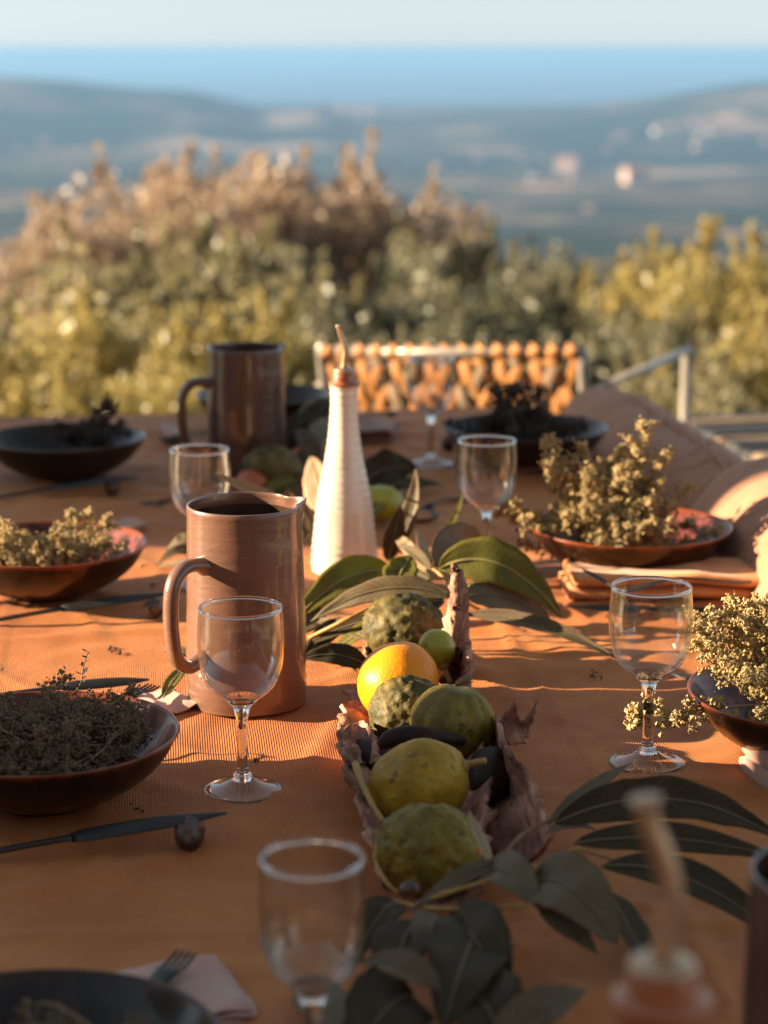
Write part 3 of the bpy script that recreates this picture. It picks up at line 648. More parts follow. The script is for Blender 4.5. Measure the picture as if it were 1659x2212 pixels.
make_jug((-.188, 2.87, TZ+.001), (-.96, -.28), M['jug_shaded'], 'tall brown pottery jug at the far end, its glaze darkened for shade')
make_jug((.232, .985, TZ+.001), (.8, -.6), M['jug_shaded'], 'brown pottery jug with its glaze darkened for shade, cut off by the right edge of the frame')

# ------------------------------------------------------------------ oil bottles
def make_bottle(loc, mt, label, sc_=1.0, rz=0, sp=1.0):
    t = thing('oil_bottle', loc, label, 'bottle', 'pottery oil bottles with metal pourers', rz)
    prof = smooth_prof([(.001, .001), (.033, .001), (.0372, .006), (.0374, .02), (.0352, .045), (.0318, .075), (.0275, .102), (.0222, .128), (.0182, .153), (.0158, .178), (.0150, .196), (.0153, .207), (.0158, .212), (.0120, .2125)], 8)
    vs, fs = lathe_g(prof, 72); o2 = []
    for p in vs:
        r_ = math.hypot(p[0], p[1]); a = math.atan2(p[1], p[0])
        if p[2] > .01: r_ *= 1 + .034 * math.sin(p[2] * 720 + .5 * math.sin(a)) * (.5 + .5 * noise.noise(Vector((0, 0, p[2]*40)))) + .012 * noise.noise(Vector((math.cos(a)*2, math.sin(a)*2, p[2]*30)))
        o2.append((r_*math.cos(a)*sc_, r_*math.sin(a)*sc_, p[2]))
    m = MB(); m.add(o2, fs); m.build('body', mt, t)
    m = MB(); m.add(*lathe_g([(.0146*sc_, .2127), (.0170*sc_, .2130), (.0176*sc_, .2148), (.0165*sc_, .2165), (.0130*sc_, .2172), (.0128*sc_, .2185), (.0125*sc_, .2262), (.0118*sc_, .2275), (.001, .2275)], 48)); m.build('stopper', M['terra'], t)
    m = MB(); m.add(*lathe_g([(.0112*sc_, .2277), (.0120*sc_, .2285), (.0118*sc_, .2300), (.0098*sc_, .2314), (.0046*sc_, .2318), (.0044*sc_, .2330), (.001, .2330)], 40)); m.build('cap', M['steel'], t)
    pts = spline([(0, 0, .233), (.0008, 0, .243), (.0014, 0, .252), (-.0006, 0, .262), (-.0040, 0, .272), (-.0052, 0, .2795)], 5)
    pts = [Vector((p.x*sp, p.y, .233 + (p.z-.233)*(1+(sp-1)*.55))) for p in pts]
    m = MB(); m.add(*sweep_g(pts, [r_*sp for r_ in [.0032, .0030] + [.0028] * (len(pts)-4) + [.0034, .0040]], 14, up=Vector((0, 1, 0)))); m.build('spout', M['steel'], t)
    m = MB(); m.add(*sweep_g(spline([(-.0010, .0, .2750), (-.0003, 0, .2765), (.0008, 0, .279)], 3), .0018, 10, up=Vector((0, 1, 0)))); m.build('air_tube', M['steel'], t)
    return t
bl = aty(743, 1235, 2.343); make_bottle((-.0445, 2.343, TZ+.001), M['cream'], 'tall cream pottery oil bottle lit by the sun, behind the eucalyptus leaves')
make_bottle((.109, .775, TZ+.001), M['terra'], 'blurred amber oil bottle in the right foreground, only its pourer showing', 1.14, 0, 1.7)

# ------------------------------------------------------------------ bowls
def make_bowl(loc, mt, label, Rb=.108, rz=0, grp='wide glazed bowls laid round the table'):
    t = thing('bowl', loc, label, 'bowl', grp, rz); k = Rb / .108
    prof = smooth_prof([(.001, .002), (.040, .0015), (.043, .004), (.062, .0105), (.082, .0225), (.097, .037), (.1065, .0535)], 6) + [(.1080, .0556), (.1076, .0570), (.1060, .0572)] + \
        smooth_prof([(.1045, .0552), (.093, .0385), (.077, .0260), (.057, .0150), (.035, .0100), (.001, .0090)], 6)
    n_in = len(prof) - 31
    prof = [(r_*k, z) for r_, z in prof]; seg = 80
    vs, fs = lathe_g(prof, seg)
    vs = [(p[0]*(1+.006*noise.noise(Vector((p[0]*9, p[1]*9, 1)))), p[1], p[2] + (.0012*noise.noise(Vector((p[0]*12, p[1]*12, 5))) if p[2] > .03 else 0)) for p in vs]
    o = mesh('body', vs, fs, mt, t)
    at_ = o.data.attributes.new('inside', 'FLOAT', 'POINT')
    at_.data.foreach_set('value', [1.0 if (i // seg) >= n_in else 0.0 for i in range(len(vs))])
    return t
BW = {}
def bowl(key, x, y, mt, label, Rb=.108, rz=0):
    b = make_bowl((x, y, TZ + .001), mt, label, Rb, rz); BW[key] = (x, y, Rb); return b
bowl('a', -.268, 1.592, M['bowl'], 'dark glazed bowl with a rust lip, heaped with brown herbs, left of the near glass', .108, 1)
bowl('b', -.366, 2.240, M['bowl'], 'burgundy lined bowl with sandy herbs at left, behind the near jug', .110, 2)
bowl('c', -.440, 2.885, M['bowl_dark'], 'dark bowl in shade farthest back on the left', .112, .3)
bowl('d', .2765, 2.330, M['bowl'], 'brown bowl on the right holding the tall pale herbs', .114, 4)
bowl('e', .2000, 2.965, M['bowl_dark'], 'dark bowl in front of the orange chair, with blackish herbs', .116, .7)
bowl('f', .3650, 1.700, M['bowl'], 'brown bowl cut off by the right edge, with golden herbs', .112, 2.6)
bowl('g', -.190, 1.047, M['bowl_dark'], 'dark blurred bowl in the left bottom corner', .106, 5)
bowl('h', -.187, 3.260, M['bowl_dark'], 'dark bowl behind the far jug', .104, 1.3)

# ------------------------------------------------------------------ dried herbs
oct_v = [(1, 0, 0), (-1, 0, 0), (0, 1, 0), (0, -1, 0), (0, 0, 1), (0, 0, -1)]
oct_f = [(0, 2, 4), (2, 1, 4), (1, 3, 4), (3, 0, 4), (2, 0, 5), (1, 2, 5), (3, 1, 5), (0, 3, 5)]
def sprig_mesh(seed, mats, L=.11, buds=170, bs=.0016, spread=.018, bend=.02):
    rg = random.Random(seed); m = MB()
    b1 = Vector((rg.uniform(-1, 1), rg.uniform(-1, 1), 0)) * bend
    main = spline([(0, 0, 0), b1*.2+Vector((0, 0, L*.4)), b1*.7+Vector((0, 0, L*.75)), b1*1.3+Vector((0, 0, L))], 4)
    m.add(*sweep_g(main, .0010, 4), 1)
    tips = []
    for k in range(13):
        t = .28 + .70 * k / 12; p = main[min(int(t*(len(main)-1)), len(main)-1)]
        a = k * 2.4 + rg.uniform(-.4, .4); l = spread * (1.25 - t*.7) * rg.uniform(.6, 1.2)
        q = p + Vector((math.cos(a), math.sin(a), .9)) * l
        m.add(*sweep_g([p, p.lerp(q, .5)+Vector((0, 0, -.001)), q], .0006, 3), 1); tips.append((p, q))
    tips.append((main[-3], main[-1]))
    for i in range(buds):
        p, q = tips[rg.randrange(len(tips))]; c = p.lerp(q, rg.uniform(.35, 1.1)) + Vector((rg.gauss(0, 1), rg.gauss(0, 1), rg.gauss(0, 1))) * .0026
        s = bs * rg.choice((.45, .7, .9, 1.2, 1.5)) * rg.uniform(.8, 1.2); rot = Matrix.Rotation(rg.uniform(0, 6), 3, Vector((rg.random()+.1, rg.random(), rg.random())))
        m.add([c + rot @ (Vector(p_) * s * (1.0 if j < 4 else 1.35)) for j, p_ in enumerate(oct_v)], oct_f, 0)
    me = bpy.data.meshes.new('sprig'); me.from_pydata([tuple(v) for v in m.v], [], m.f)
    for q in mats: me.materials.append(q)
    me.polygons.foreach_set('material_index', m.m); me.update(); return me
SP = {k: [sprig_mesh(i * 7 + hash_, [M[mk], M['herb_stem'] if k != 'black' else M['herb_black']], buds=nb, bs=bs_) for i in range(5)]
      for k, mk, hash_, nb, bs_ in (('pale', 'herb', 1, 420, .0017), ('brown', 'herb_brown', 2, 260, .00135), ('black', 'herb_black', 3, 170, .0022))}
def herb_bunch(bk, kind, sprigs, label, zb=.014):
    """sprigs: list of (dx, dy, height of root, lean x, lean y, lean z, scale) relative to the bowl centre"""
    x, y, rb = BW[bk]; t = thing('herb_bunch', (x, y, TZ + zb), label, 'herbs', 'bunches of dried herbs in the bowls')
    for i, (dx, dy, dz, lx, ly, lz, s) in enumerate(sprigs):
        o = link(bpy.data.objects.new('sprig', SP[kind][i % 5]), t); o.location = (dx, dy, dz); o.scale = (s, s, s)
        q = Vector((lx, ly, lz)).normalized().to_track_quat('Z', 'Y'); o.rotation_mode = 'QUATERNION'
        from mathutils import Quaternion
        o.rotation_quaternion = q @ Quaternion((0, 0, 1), rnd.uniform(0, 6.28))
    rg = random.Random(len(sprigs))                    # bare bent stalks among the flower heads
    for k in range(9):
        a = rg.uniform(0, 6.28); p = Vector((math.cos(a)*.05, math.sin(a)*.04, .012 + rg.uniform(.01, .03))); d = Vector((math.cos(a+2.2+rg.random()), math.sin(a+2.2+rg.random()), rg.uniform(.0, .35))) * rg.uniform(.04, .08)
        m = MB(); m.add(*sweep_g(spline([p, p + d*.4 + Vector((0, 0, .008)), p + d*.8 + Vector((rg.uniform(-.01, .01), 0, .006)), p + d], 4), .0008, 5)); m.build('stalk', M['herb_stem'] if kind != 'black' else M['herb_black'], t)
    return t
def heap(n, cx, cy, rx, ry, h, s0, s1, seed, up=.5):
    rg = random.Random(seed); out = []
    for i in range(n):
        a = rg.uniform(0, 6.28); r_ = rg.random() ** .6; dx, dy = cx + rx*r_*math.cos(a)*.8, cy + ry*r_*math.sin(a)*.8
        la = rg.uniform(0, 6.28); s = rg.uniform(s0, s1)
        lx, ly = math.cos(la), math.sin(la)
        z = h * (1 - r_*r_) * rg.uniform(.1, 1.0)
        L = .11 * s * .5
        nx, ny = dx - lx*L, dy - ly*L
        q = math.hypot(nx, ny); lim = .075
        if q > lim: nx *= lim/q; ny *= lim/q
        lz = up * rg.uniform(.12, 1); nl = math.sqrt(1 + lz*lz); tx, ty = nx + lx*.12*s/nl, ny + ly*.12*s/nl
        z += .030 * min(math.hypot(tx, ty) / .094, 1) ** 2
        if math.hypot(tx, ty) > .094: s *= max(.3, .85 * .094 / math.hypot(tx, ty))
        out.append((nx, ny, z, lx, ly, lz, s))
    return out
# a: low dense brown dome, with a thin dark sprig standing at its back
herb_bunch('a', 'brown', heap(150, .004, -.006, .095, .085, .040, .55, .85, 1, .25), 'dense dome of brown tangled dry herbs in the dark bowl left of the near glass')
# b: sandy herbs with a spray rising right
sb = heap(52, -.010, -.02, .080, .065, .034, .5, .8, 2, .35) + [(-.03, -.02, .022, .8, .1, .30, .85), (-.02, -.01, .022, .8, .15, .42, .9), (-.01, -.03, .02, .75, .1, .35, .8),
     (-.02, .01, .012, -.9, 0, .35, 1.0), (-.03, -.02, .012, -.95, -.1, .3, 1.0), (.01, -.03, .01, .85, -.1, .15, .75)]
herb_bunch('b', 'pale', sb, 'sandy dry herbs spilling over the burgundy lined bowl at left')
herb_bunch('c', 'black', heap(14, .05, .05, .06, .03, .03, .5, .8, 3, .5), 'blackish dry herbs along the back of the far left bowl', .022)
sd = heap(90, -.030, -.015, .075, .065, .060, .5, .9, 4, .8) + [(-.02 + .03*math.sin(k*2.1), .014*math.cos(k*1.7), .02 + .004*(k % 5), .45*math.sin(k*1.3) - .1, .2*math.cos(k), 1, .58 + .07*(k % 4)) for k in range(16)] + \
     [(-.004, 0, .050, .06, 0, 1, 1.0), (.004, 0, .040, .16, 0, 1, .85), (-.012, 0, .045, -.05, 0, 1, .80), (-.050, 0, .045, -.40, 0, 1, .95), (-.052, 0, .03, -.32, 0, 1, .85), (-.045, 0, .02, -1, 0, .42, .95), (-.045, .01, .02, -1, .1, .30, .9), (-.05, -.02, .018, -1, -.1, .36, .85), (-.06, 0, .01, -1, 0, .15, .6),
      (.02, -.02, .02, .9, 0, .1, .7), (.015, .01, .03, .6, 0, .7, .7)]
herb_bunch('d', 'pale', sd, 'tall bushy pale herbs standing up out of the bowl on the right')
se = heap(26, -.01, 0, .06, .05, .035, .55, .85, 5, .8) + [(-.01 + .02*math.sin(k*2.1), .02*math.cos(k), .01, .3*math.sin(k*1.3), .1, 1, .80) for k in range(9)] + [(-.03, 0, .015, -.9, 0, .5, .8), (.0, 0, .015, .9, 0, .4, .8)]
herb_bunch('e', 'black', se, 'blackish herbs in the bowl in front of the orange chair')
sf_ = heap(48, -.01, 0, .075, .07, .045, .55, .9, 6, .8) + [(-.03 + .02*math.sin(k*2.3), .02*math.cos(k*1.9), .03, -.4 + .5*math.sin(k*1.7), .15*math.cos(k), 1, .80) for k in range(14)] + [(-.04, -.03, .042, -1, -.1, -.02, 1.05), (-.05, .02, .03, -1, .2, .5, .6)]
herb_bunch('f', 'pale', sf_, 'golden dry herbs in the bowl at the right edge')
herb_bunch('g', 'brown', heap(60, 0, 0, .08, .07, .022, .5, .7, 7, .1), 'dark blurred herbs in the bowl in the left bottom corner')
# thin sprig of small dark leaves
def leafy_sprig(loc, top, label):
    t = thing('herb_sprig', loc, label, 'sprig'); L = Vector(top) - Vector(loc); pts = spline([(0, 0, 0), L*.35 + Vector((.004, 0, 0)), L*.7 + Vector((.001, 0, 0)), L], 4)
    m = MB(); m.add(*sweep_g(pts, .0005, 5)); m.build('stem', M['herb_brown'], t)
    rg = random.Random(4)
    for k in range(16):
        p = pts[2 + int(k * (len(pts)-3) / 15)]; a = k * 2.3; d = Vector((math.cos(a), math.sin(a)*.6, .5)).normalized(); l = rg.uniform(.005, .009) * (1.1 - k/40)
        s = d.cross(Vector((0, 0, 1))).normalized() * l * .35; m = MB()
        m.add([p, p + d*l*.5 + s, p + d*l, p + d*l*.5 - s, p + d*l*.5 + Vector((0, 0, -.0006))], [(0, 4, 1), (1, 4, 2), (2, 4, 3), (3, 4, 0)]); m.build('leaf', M['herb_black'], t, smooth=False)
p0 = at(150, 1512, .05); p1 = aty(190, 1408, p0.y + .0); leafy_sprig(p0, p1, 'thin dark sprig with tiny leaves standing up at the back of the brown herbs')

# ------------------------------------------------------------------ cutlery, rest pebbles
def blade_strip(pts, wid, thick, mt, name, parent, up=Vector((0, 0, 1))):
    P = [Vector(p) for p in pts]; m = MB(); m.add(*sweep_g(P, wid, 10, up=up, flat=[max(min(thick / max(w_, 1e-4), 1), .05) for w_ in wid])); return m.build(name, mt, parent)
def knife(tip, tail, label, grp='black knives on the table', wmul=1):
    tip, tail = Vector(tip), Vector(tail); t = thing('knife', tail, label, 'knife', grp); d = tip - tail; L = d.length; d.normalize()
    n = 22; P = [d * (L * i / n) + Vector((0, 0, .0022 * math.sin(math.pi * i / n))) for i in range(n + 1)]
    W = [wmul * w_ for w_ in (.0046, .0050, .0050, .0048, .0046, .0044, .0042, .0040, .0038, .0038, .0042, .0052, .0068, .0072, .0073, .0073, .0072, .0070, .0066, .0060, .0048, .0030, .0010)]
    k = 11; blade_strip(P[:k+1], W[:k+1], .0022, M['black'], 'handle', t); blade_strip(P[k:], W[k:], .0009, M['black'], 'blade', t, up=Vector((0, -.45, 1)))
    return t
def pebble(u, v, rx, ry, rz_, label, h=.012, y=None):
    vs, fs = ico_g(4); p = at(u, v, h)
    vs = [Vector((q.x*rx, q.y*ry, q.z*rz_)) * (1 + .10*noise.noise(q*1.7) + .035*noise.noise(q*6)) for q in vs]
    o = mesh('rest_pebble', vs, fs, M['stone']); o.location = (p.x, p.y, TZ + rz_*.95 + .001); return tag(o, label, 'pebble', 'pebbles used as cutlery rests')
pebble(411, 1800, .0115, .0200, .0125, 'oblong dark pebble under the tip of the nearest knife')
pebble(333, 1312, .0112, .0105, .0105, 'round bronze pebble under the knife left of the near jug')
pebble(243, 1052, .0105, .0115, .0110, 'dark pebble under the knife farthest back on the left')
pebble(968, 960, .0105, .011, .011, 'dark pebble at the left foot of the bowl by the orange chair', .01)
def kn(u1, v1, h1, u0, v0, h0, L, label):
    a = at(u1, v1, h1); b = at(u0, v0, h0); d = (b - a).normalized(); return knife(a, a + d * L, label)
kn(490, 1756, .0265, 0, 1842, .006, .23, 'black knife nearest the camera at left, resting on the oblong pebble')
kn(370, 1281, .0250, 0, 1341, .006, .23, 'black knife below the burgundy lined bowl, resting on the round pebble')
kn(300, 1030, .0250, 0, 1075, .006, .23, 'black knife in front of the far left bowl, resting on a dark pebble')
kn(1448, 1455, .004, 1520, 1470, .003, .22, 'black knife whose tip shows behind the right hand wine glass')
def fork(P, W, label, tine_dir, rz=0, grp='black forks on the table'):
    P = [Vector(p) for p in P]; o = P[0].copy(); t = thing('fork', o, label, 'fork', grp); Q = spline([p - o for p in P], 5)
    n = len(Q); Wd = [interp(np.linspace(0, 1, len(W)), W, i/(n-1)) for i in range(n)]
    blade_strip(Q, Wd, .0013, M['black'], 'handle', t)
    side = (Q[-1] - Q[-2]).cross(Vector((0, 0, 1))).normalized(); d = Vector(tine_dir)
    for k in range(4):
        off = side * (.0066 * (k - 1.5) / 1.5); q0 = Q[-1] + off - (Q[-1]-Q[-2]).normalized()*.002
        blade_strip(spline([q0, q0 + d*.5 + Vector((0, 0, -.0014)), q0 + d], 3), [.0013]*6 + [.0006], .0009, M['black'], 'tine', t)
    return t
def spoon(P, label, wmul=1.0, mt=None):
    P = [Vector(p) for p in P]; o = P[0].copy(); t = thing('spoon', o, label, 'spoon', 'black spoons on the table'); Q = spline([p - o for p in P], 6); n = len(Q)
    W = [wmul * interp([0, .15, .5, .66, .74, .84, .93, .98, 1], [.0045, .0042, .003, .0034, .010, .0165, .0155, .009, .001], i/(n-1)) for i in range(n)]
    k = int(n * .66)
    blade_strip(Q[:k+1], W[:k+1], .0013, mt or M['black'], 'handle', t)
    m = MB(); seg = 10; vs = []; nn = Vector((0, 0, 1)); Qb = Q[k:]; Wb = W[k:]
    for i, p in enumerate(Qb):
        s = (Q[-1] - Q[k]).cross(nn).normalized()
        for j in range(seg+1):
            a = -1 + 2*j/seg; vs.append(p + s*Wb[i]*a - nn*(.35*Wb[i]*(1 - a*a)))
    fs = [(i*(seg+1)+j, i*(seg+1)+j+1, (i+1)*(seg+1)+j+1, (i+1)*(seg+1)+j) for i in range(len(Qb)-1) for j in range(seg)]
    m.add(vs, fs); b = m.build('bowl', mt or M['black'], t); s = b.modifiers.new('solid', 'SOLIDIFY'); s.thickness = .0012
    return t

# ------------------------------------------------------------------ napkins
def napkin(u, v, sx, sy, th, layers, mt, label, rz=0, seed=0, loc=None, name='napkin', end=-1):
    p = Vector(loc) if loc else at(u, v, 0); t = thing(name, (p.x, p.y, TZ + (0 if not loc else loc[2] - TZ)), label, 'napkin', 'folded linen napkins', rz)
    nx, ny = 34, 22; lt = th / layers
    for L_ in range(layers):
        # one folded layer = flattened rounded loop, slightly shifted
        ox = (L_ % 2) * .004 - .002; oy = .003 * math.sin(L_ * 2 + seed); vs = []; fs = []; sec = 20
        for i in range(nx + 1):
            X = (i / nx - .5)
            for k in range(sec):
                a = 2 * math.pi * k / sec; ca, sa = math.cos(a), math.sin(a)
                yy = math.copysign(abs(ca) ** .5, ca) * .5; zz = math.copysign(abs(sa) ** .8, sa) * .5
                e = 1 - .03 * math.exp(-(X+.5)*20) 
                x = X * sx + ox + .0035 * noise.noise(Vector((yy*3, L_*3.3, seed))) * (1 if abs(X) > .4 else .3)
                y = yy * sy * e + oy + .0022 * noise.noise(Vector((X*5, L_*2.7, seed+3)))
                wz = .0050 * noise.noise(Vector((X*4, yy*3, seed*3.1))) * (L_+1)/layers + .0016 * noise.noise(Vector((X*9+4, yy*6, seed*3.1)))
                z = (L_ + .5 + zz*1.02) * lt + wz + .002
                vs.append((x, y, max(z, .0008 + L_*.0004)))
        for i in range(nx):
            for k in range(sec): l = (k+1) % sec; fs.append((i*sec+k, i*sec+l, (i+1)*sec+l, (i+1)*sec+k))
        fs.append(tuple(range(sec))[::-1]); fs.append(tuple(nx*sec+k for k in range(sec)))
        mesh('fold', vs, fs, mt, t)
    return t
n1 = napkin(1425, 1283, .205, .098, .030, 2, M['napkin'], 'thick orange folded napkin with an embroidered swirl, right of centre, under a fork', rz=R(2), seed=1)
# swirl embroidery on it
def spiral(cx, cy, r0, r1, turns, a0, z, squash=.62): return [Vector((cx + (r0+(r1-r0)*i/40)*math.cos(a0+turns*6.283*i/40), cy + squash*(r0+(r1-r0)*i/40)*math.sin(a0+turns*6.283*i/40), z)) for i in range(41)]
m = MB()
for pts in (spiral(.000, .014, .006, .019, .95, .5, .0372), spiral(.003, .014, .002, .010, .8, 2.2, .0372), spiral(-.002, .012, .032, .034, .27, -.5, .0365), spiral(-.002, .012, .031, .033, .27, 2.9, .0365)):
    m.add(*sweep_g(pts, .0013, 8))
m.build('embroidery', M['napkin'], n1)
q = at(1622, 1254, .030); q1 = at(1530, 1254, .028); q2 = at(1470, 1250, .0285); q3 = at(1400, 1262, .031); q4 = at(1350, 1275, .030)
fork([at(1622, 1257, .037), at(1590, 1258, .035), at(1530, 1252, .036), at(1455, 1249, .038), at(1395, 1265, .037), at(1345, 1277, .036)], [.0048, .0042, .0030, .0028, .0034, .0085, .0088], 'black fork lying across the orange napkin', at(1262, 1232, .042) - at(1345, 1277, .036))
kn(1160, 1318, .003, 1659, 1320, .003, .24, 'black knife lying along the front edge of the orange napkin')
napkin(1195, 1012, .12, .10, .032, 3, M['napkin_rust'], 'rust coloured folded napkins stacked in front of the bowl by the orange chair', rz=R(2), seed=2)
na_ = napkin(330, 1530, .060, .060, .006, 2, M['napkin_pink'], 'pale pink napkin corner showing behind the bowl of brown herbs', rz=R(30), seed=3)
napkin(290, 2190, .130, .080, .010, 3, M['napkin_pink'], 'blurred pink napkin behind the bowl in the left bottom corner', rz=R(20), seed=4)
napkin(1716, 1700, .050, .11, .030, 2, M['napkin_pink'], 'pink folded napkin cut off by the right edge below the golden herbs', rz=R(14), seed=5)
napkin(800, 950, .075, .10, .022, 3, M['napkin_rust'], 'small stack of rust napkins right behind the bottle neck', rz=R(-4), seed=6)
napkin(372, 940, .022, .09, .008, 1, M['napkin_pink'], 'narrow pale napkin left of the far jug', rz=R(16), seed=7)
napkin(262, 1152, .030, .07, .010, 2, M['napkin_pink'], 'pale napkin corner behind the burgundy lined bowl', rz=R(-20), seed=8)
# knife + fork on the napkin behind bowl a
knife(at(322, 1468, .018), at(322, 1468, .018) + Vector((-.150, -.055, -.002)), 'broad black knife behind the bowl of brown herbs, tip pointing to the jug')
fork([at(180, 1545, .010), at(230, 1525, .014), at(270, 1506, .017), at(300, 1492, .018)], [.004, .003, .0035, .008, .008], 'black fork beside the broad knife behind the bowl of brown herbs', at(336, 1478, .020) - at(300, 1492, .018))
fork([at(255, 2200, .012), at(300, 2160, .016), at(340, 2120, .018), at(365, 2095, .02)], [.004, .004, .0045, .0075, .008], 'blurred black fork on the pink napkin in the left bottom corner', at(408, 2050, .024) - at(365, 2095, .02))
spoon([at(1010, 1075, .003), at(960, 1078, .004), at(925, 1092, .004), at(905, 1122, .006)], 'black spoon lying right of the bottle in the shade', 1.2)
spoon([at(470, 1058, .003), at(420, 1066, .004), at(350, 1082, .005), at(312, 1090, .006)], 'black spoon left of the half hidden wine glass', 1.0)
spoon([at(470, 930, .004), at(430, 935, .006), at(390, 942, .006), at(358, 950, .008)], 'black spoon on the narrow napkin left of the far jug', 1.1)
spoon([at(760, 905, .028), at(800, 897, .028), at(830, 893, .028), at(858, 890, .030)], 'black spoon on the small stack of rust napkins', 1.0)

# ------------------------------------------------------------------ fruit
def fruit(name, loc, r, mt, label, scale=(1, 1, 1), warts=0, wf=14, lobes=0, lobe_n=9, nip=0, axis=(0, 0, 1), stem=None, cat='citrus fruit', coarse=.03, sub=5, calyx=None):
    t = thing(name, loc, label, cat)
    vs, fs = ico_g(sub); q = Vector(axis).normalized().to_track_quat('Z', 'Y'); out = []; sd = Vector((loc[0]*31, loc[1]*17, 0))
    for p in vs:
        a = math.atan2(p.y, p.x); k = 1 + coarse * noise.noise(p*1.6 + sd)
        if lobes: k += lobes * (abs(math.cos(a*lobe_n/2 + .35*noise.noise(p*2+sd))) - .6) * (1 - abs(p.z)**3) * (.6 + .4*p.z) - lobes*.9*math.exp(-((1-p.z)/.05))
        if warts: n_ = noise.noise(p*wf*.33 + sd); k += warts * (.65*abs(noise.noise(p*wf*.5+sd)) + .5*noise.noise(p*wf+sd) + .6*n_)
        if nip: k += nip * math.exp(-((1+p.z)/.06)) 
        v = Vector((p.x*scale[0], p.y*scale[1], p.z*scale[2])) * k * r
        out.append(q @ v)
    mesh('peel', out, fs, mt, t)
    if stem is not None:
        ax = q @ Vector((0, 0, 1)); b = ax * r * scale[2] * .93; m = MB()
        m.add(*sweep_g(spline([b, b + ax*.006, b + ax*.010 + Vector(stem)*.5, b + ax*.012 + Vector(stem)], 4), [.0042, .0036, .0030, .0028, .0026, .0026, .0026, .0026, .0026, .0026, .0026, .0027, .0028], 8)); m.build('stalk', M['twig'], t)
        m = MB(); m.add([v + b*1.0 for v in [Vector(p_)*.0055 for p_ in ico_g(2)[0]]], ico_g(2)[1]); m.build('calyx', M['twig'], t)
    return t
fruit('citron', (.019, 1.955, TZ+.040), .037, M['cit_dark'], 'rough dark green citron behind the orange, with a blunt knob on top', (1.1, 1, .93), .11, 13, coarse=.06, axis=(.1, .1, 1), nip=0)
fruit('lime', (.0480, 1.862, TZ+.0475), .0172, M['lime'], 'small yellow green lime behind the orange', (1, 1, 1.05), .01, 30, axis=(.4, -.6, -.9), stem=(.002, -.004, -.004), sub=4)
fruit('orange', (.0120, 1.778, TZ+.042), .0360, M['orange'], 'bright orange fruit lit by the sun in the bark trough', (1.08, 1, .93), .004, 50, axis=(-.5, 0, .8), cat='orange')
fruit('citron', (.0235, 1.714, TZ+.031), .0320, M['cit_dark'], 'warty dark green citron in front of the orange', (1.0, 1, 1.12), .12, 15, coarse=.08, axis=(-.8, -.2, .5))
fruit('bergamot', (.0560, 1.655, TZ+.043), .0345, M['cit_green'], 'ribbed olive green bergamot at the right of the heap', (1.0, 1, .95), .018, 12, lobes=.10, lobe_n=11, axis=(.18, .05, 1), stem=None)
fruit('bergamot', (.0260, 1.520, TZ+.040), .0335, M['cit_yellow'], 'yellow green bergamot with a stalk on its right side', (.98, .98, 1.17), .034, 11, lobes=.055, lobe_n=8, axis=(.92, -.12, .42), stem=(.006, -.003, .001), coarse=.04)
fruit('citron', (.0305, 1.385, TZ+.040), .0315, M['cit_green'], 'bumpy green citron with an orange spot, nearest the camera', (1.0, 1, 1.14), .11, 12, coarse=.05, axis=(.95, -.25, .15))
m = MB(); pc = Vector((.0305, 1.385, TZ+.040)) + Vector((.95, -.30, .12)).normalized()*.0355; m.add([pc + Vector((p_[0]*.0035, p_[1]*.003, p_[2]*.0045)) for p_ in [tuple(k) for k in ico_g(2)[0]]], ico_g(2)[1])
fr = [o for o in bpy.data.objects if o.get('label', '').startswith('bumpy green')][0]; sp_ = m.build('navel', M['orange'], None); sp_.parent = fr; sp_.location = -Vector(fr.location)
fruit('tomato', tuple(at(548, 1043, .021)), .0215, M['tomato'], 'small red fruit in shade right of the half hidden glass', (1.1, 1, .9), .004, 20, cat='fruit', sub=4)
fruit('citron', tuple(at(585, 1012, .036)), .034, M['cit_dark'], 'dark citron in shade in front of the far jug', (1.15, 1, .9), .06, 9, sub=4)
fruit('citron', tuple(at(822, 1088, .026)), .0265, M['lime'], 'knobbly yellow green citron just right of the bottle', (1.1, 1, .85), .10, 11, sub=4)
fruit('citron', tuple(at(700, 905, .040)), .036, M['cit_dark'], 'dark rough citron between the far jug and the bottle', (1.1, 1, .9), .06, 9, sub=4)
fruit('eggplant', (.083, 1.575, TZ+.028), .021, M['pod'], 'dark purple eggplant at the right inside the bark trough', (.9, .9, 1.6), 0, 9, cat='eggplant', sub=4, axis=(.1, 1, .1))
fruit('eggplant', (-.010, 1.640, TZ+.019), .0175, M['pod'], 'dark purple eggplant at the left inside the bark trough', (.9, .9, 1.7), 0, 9, cat='eggplant', sub=4, axis=(-.25, 1, 0))
def pod(P, r_, label, mt='pod'):
    P = [Vector(p) for p in P]; o = P[0].copy(); Q = spline([p - o for p in P], 6); n = len(Q); m = MB()
    m.add(*sweep_g(Q, [max(r_ * math.sin(math.pi * (.06 + .90*i/(n-1))) ** .5 * (1 + .12*noise.noise(Vector((i*.7, r_*900, 0)))), .001) for i in range(n)], 12, flat=.8))
    ob = m.build('seed_pod', M[mt]); ob.location = o; return tag(ob, label, 'pod')
pod([at(818, 1612, .045), at(850, 1592, .052), at(900, 1588, .052), at(955, 1596, .048), at(1000, 1602, .04)], .0095, 'long brown seed pod lying between the upper and lower fruit')
pod([at(985, 1478, .082), at(1003, 1470, .086), at(1018, 1460, .09)], .0042, 'small dark twig stub on top of the ribbed bergamot', 'stick')

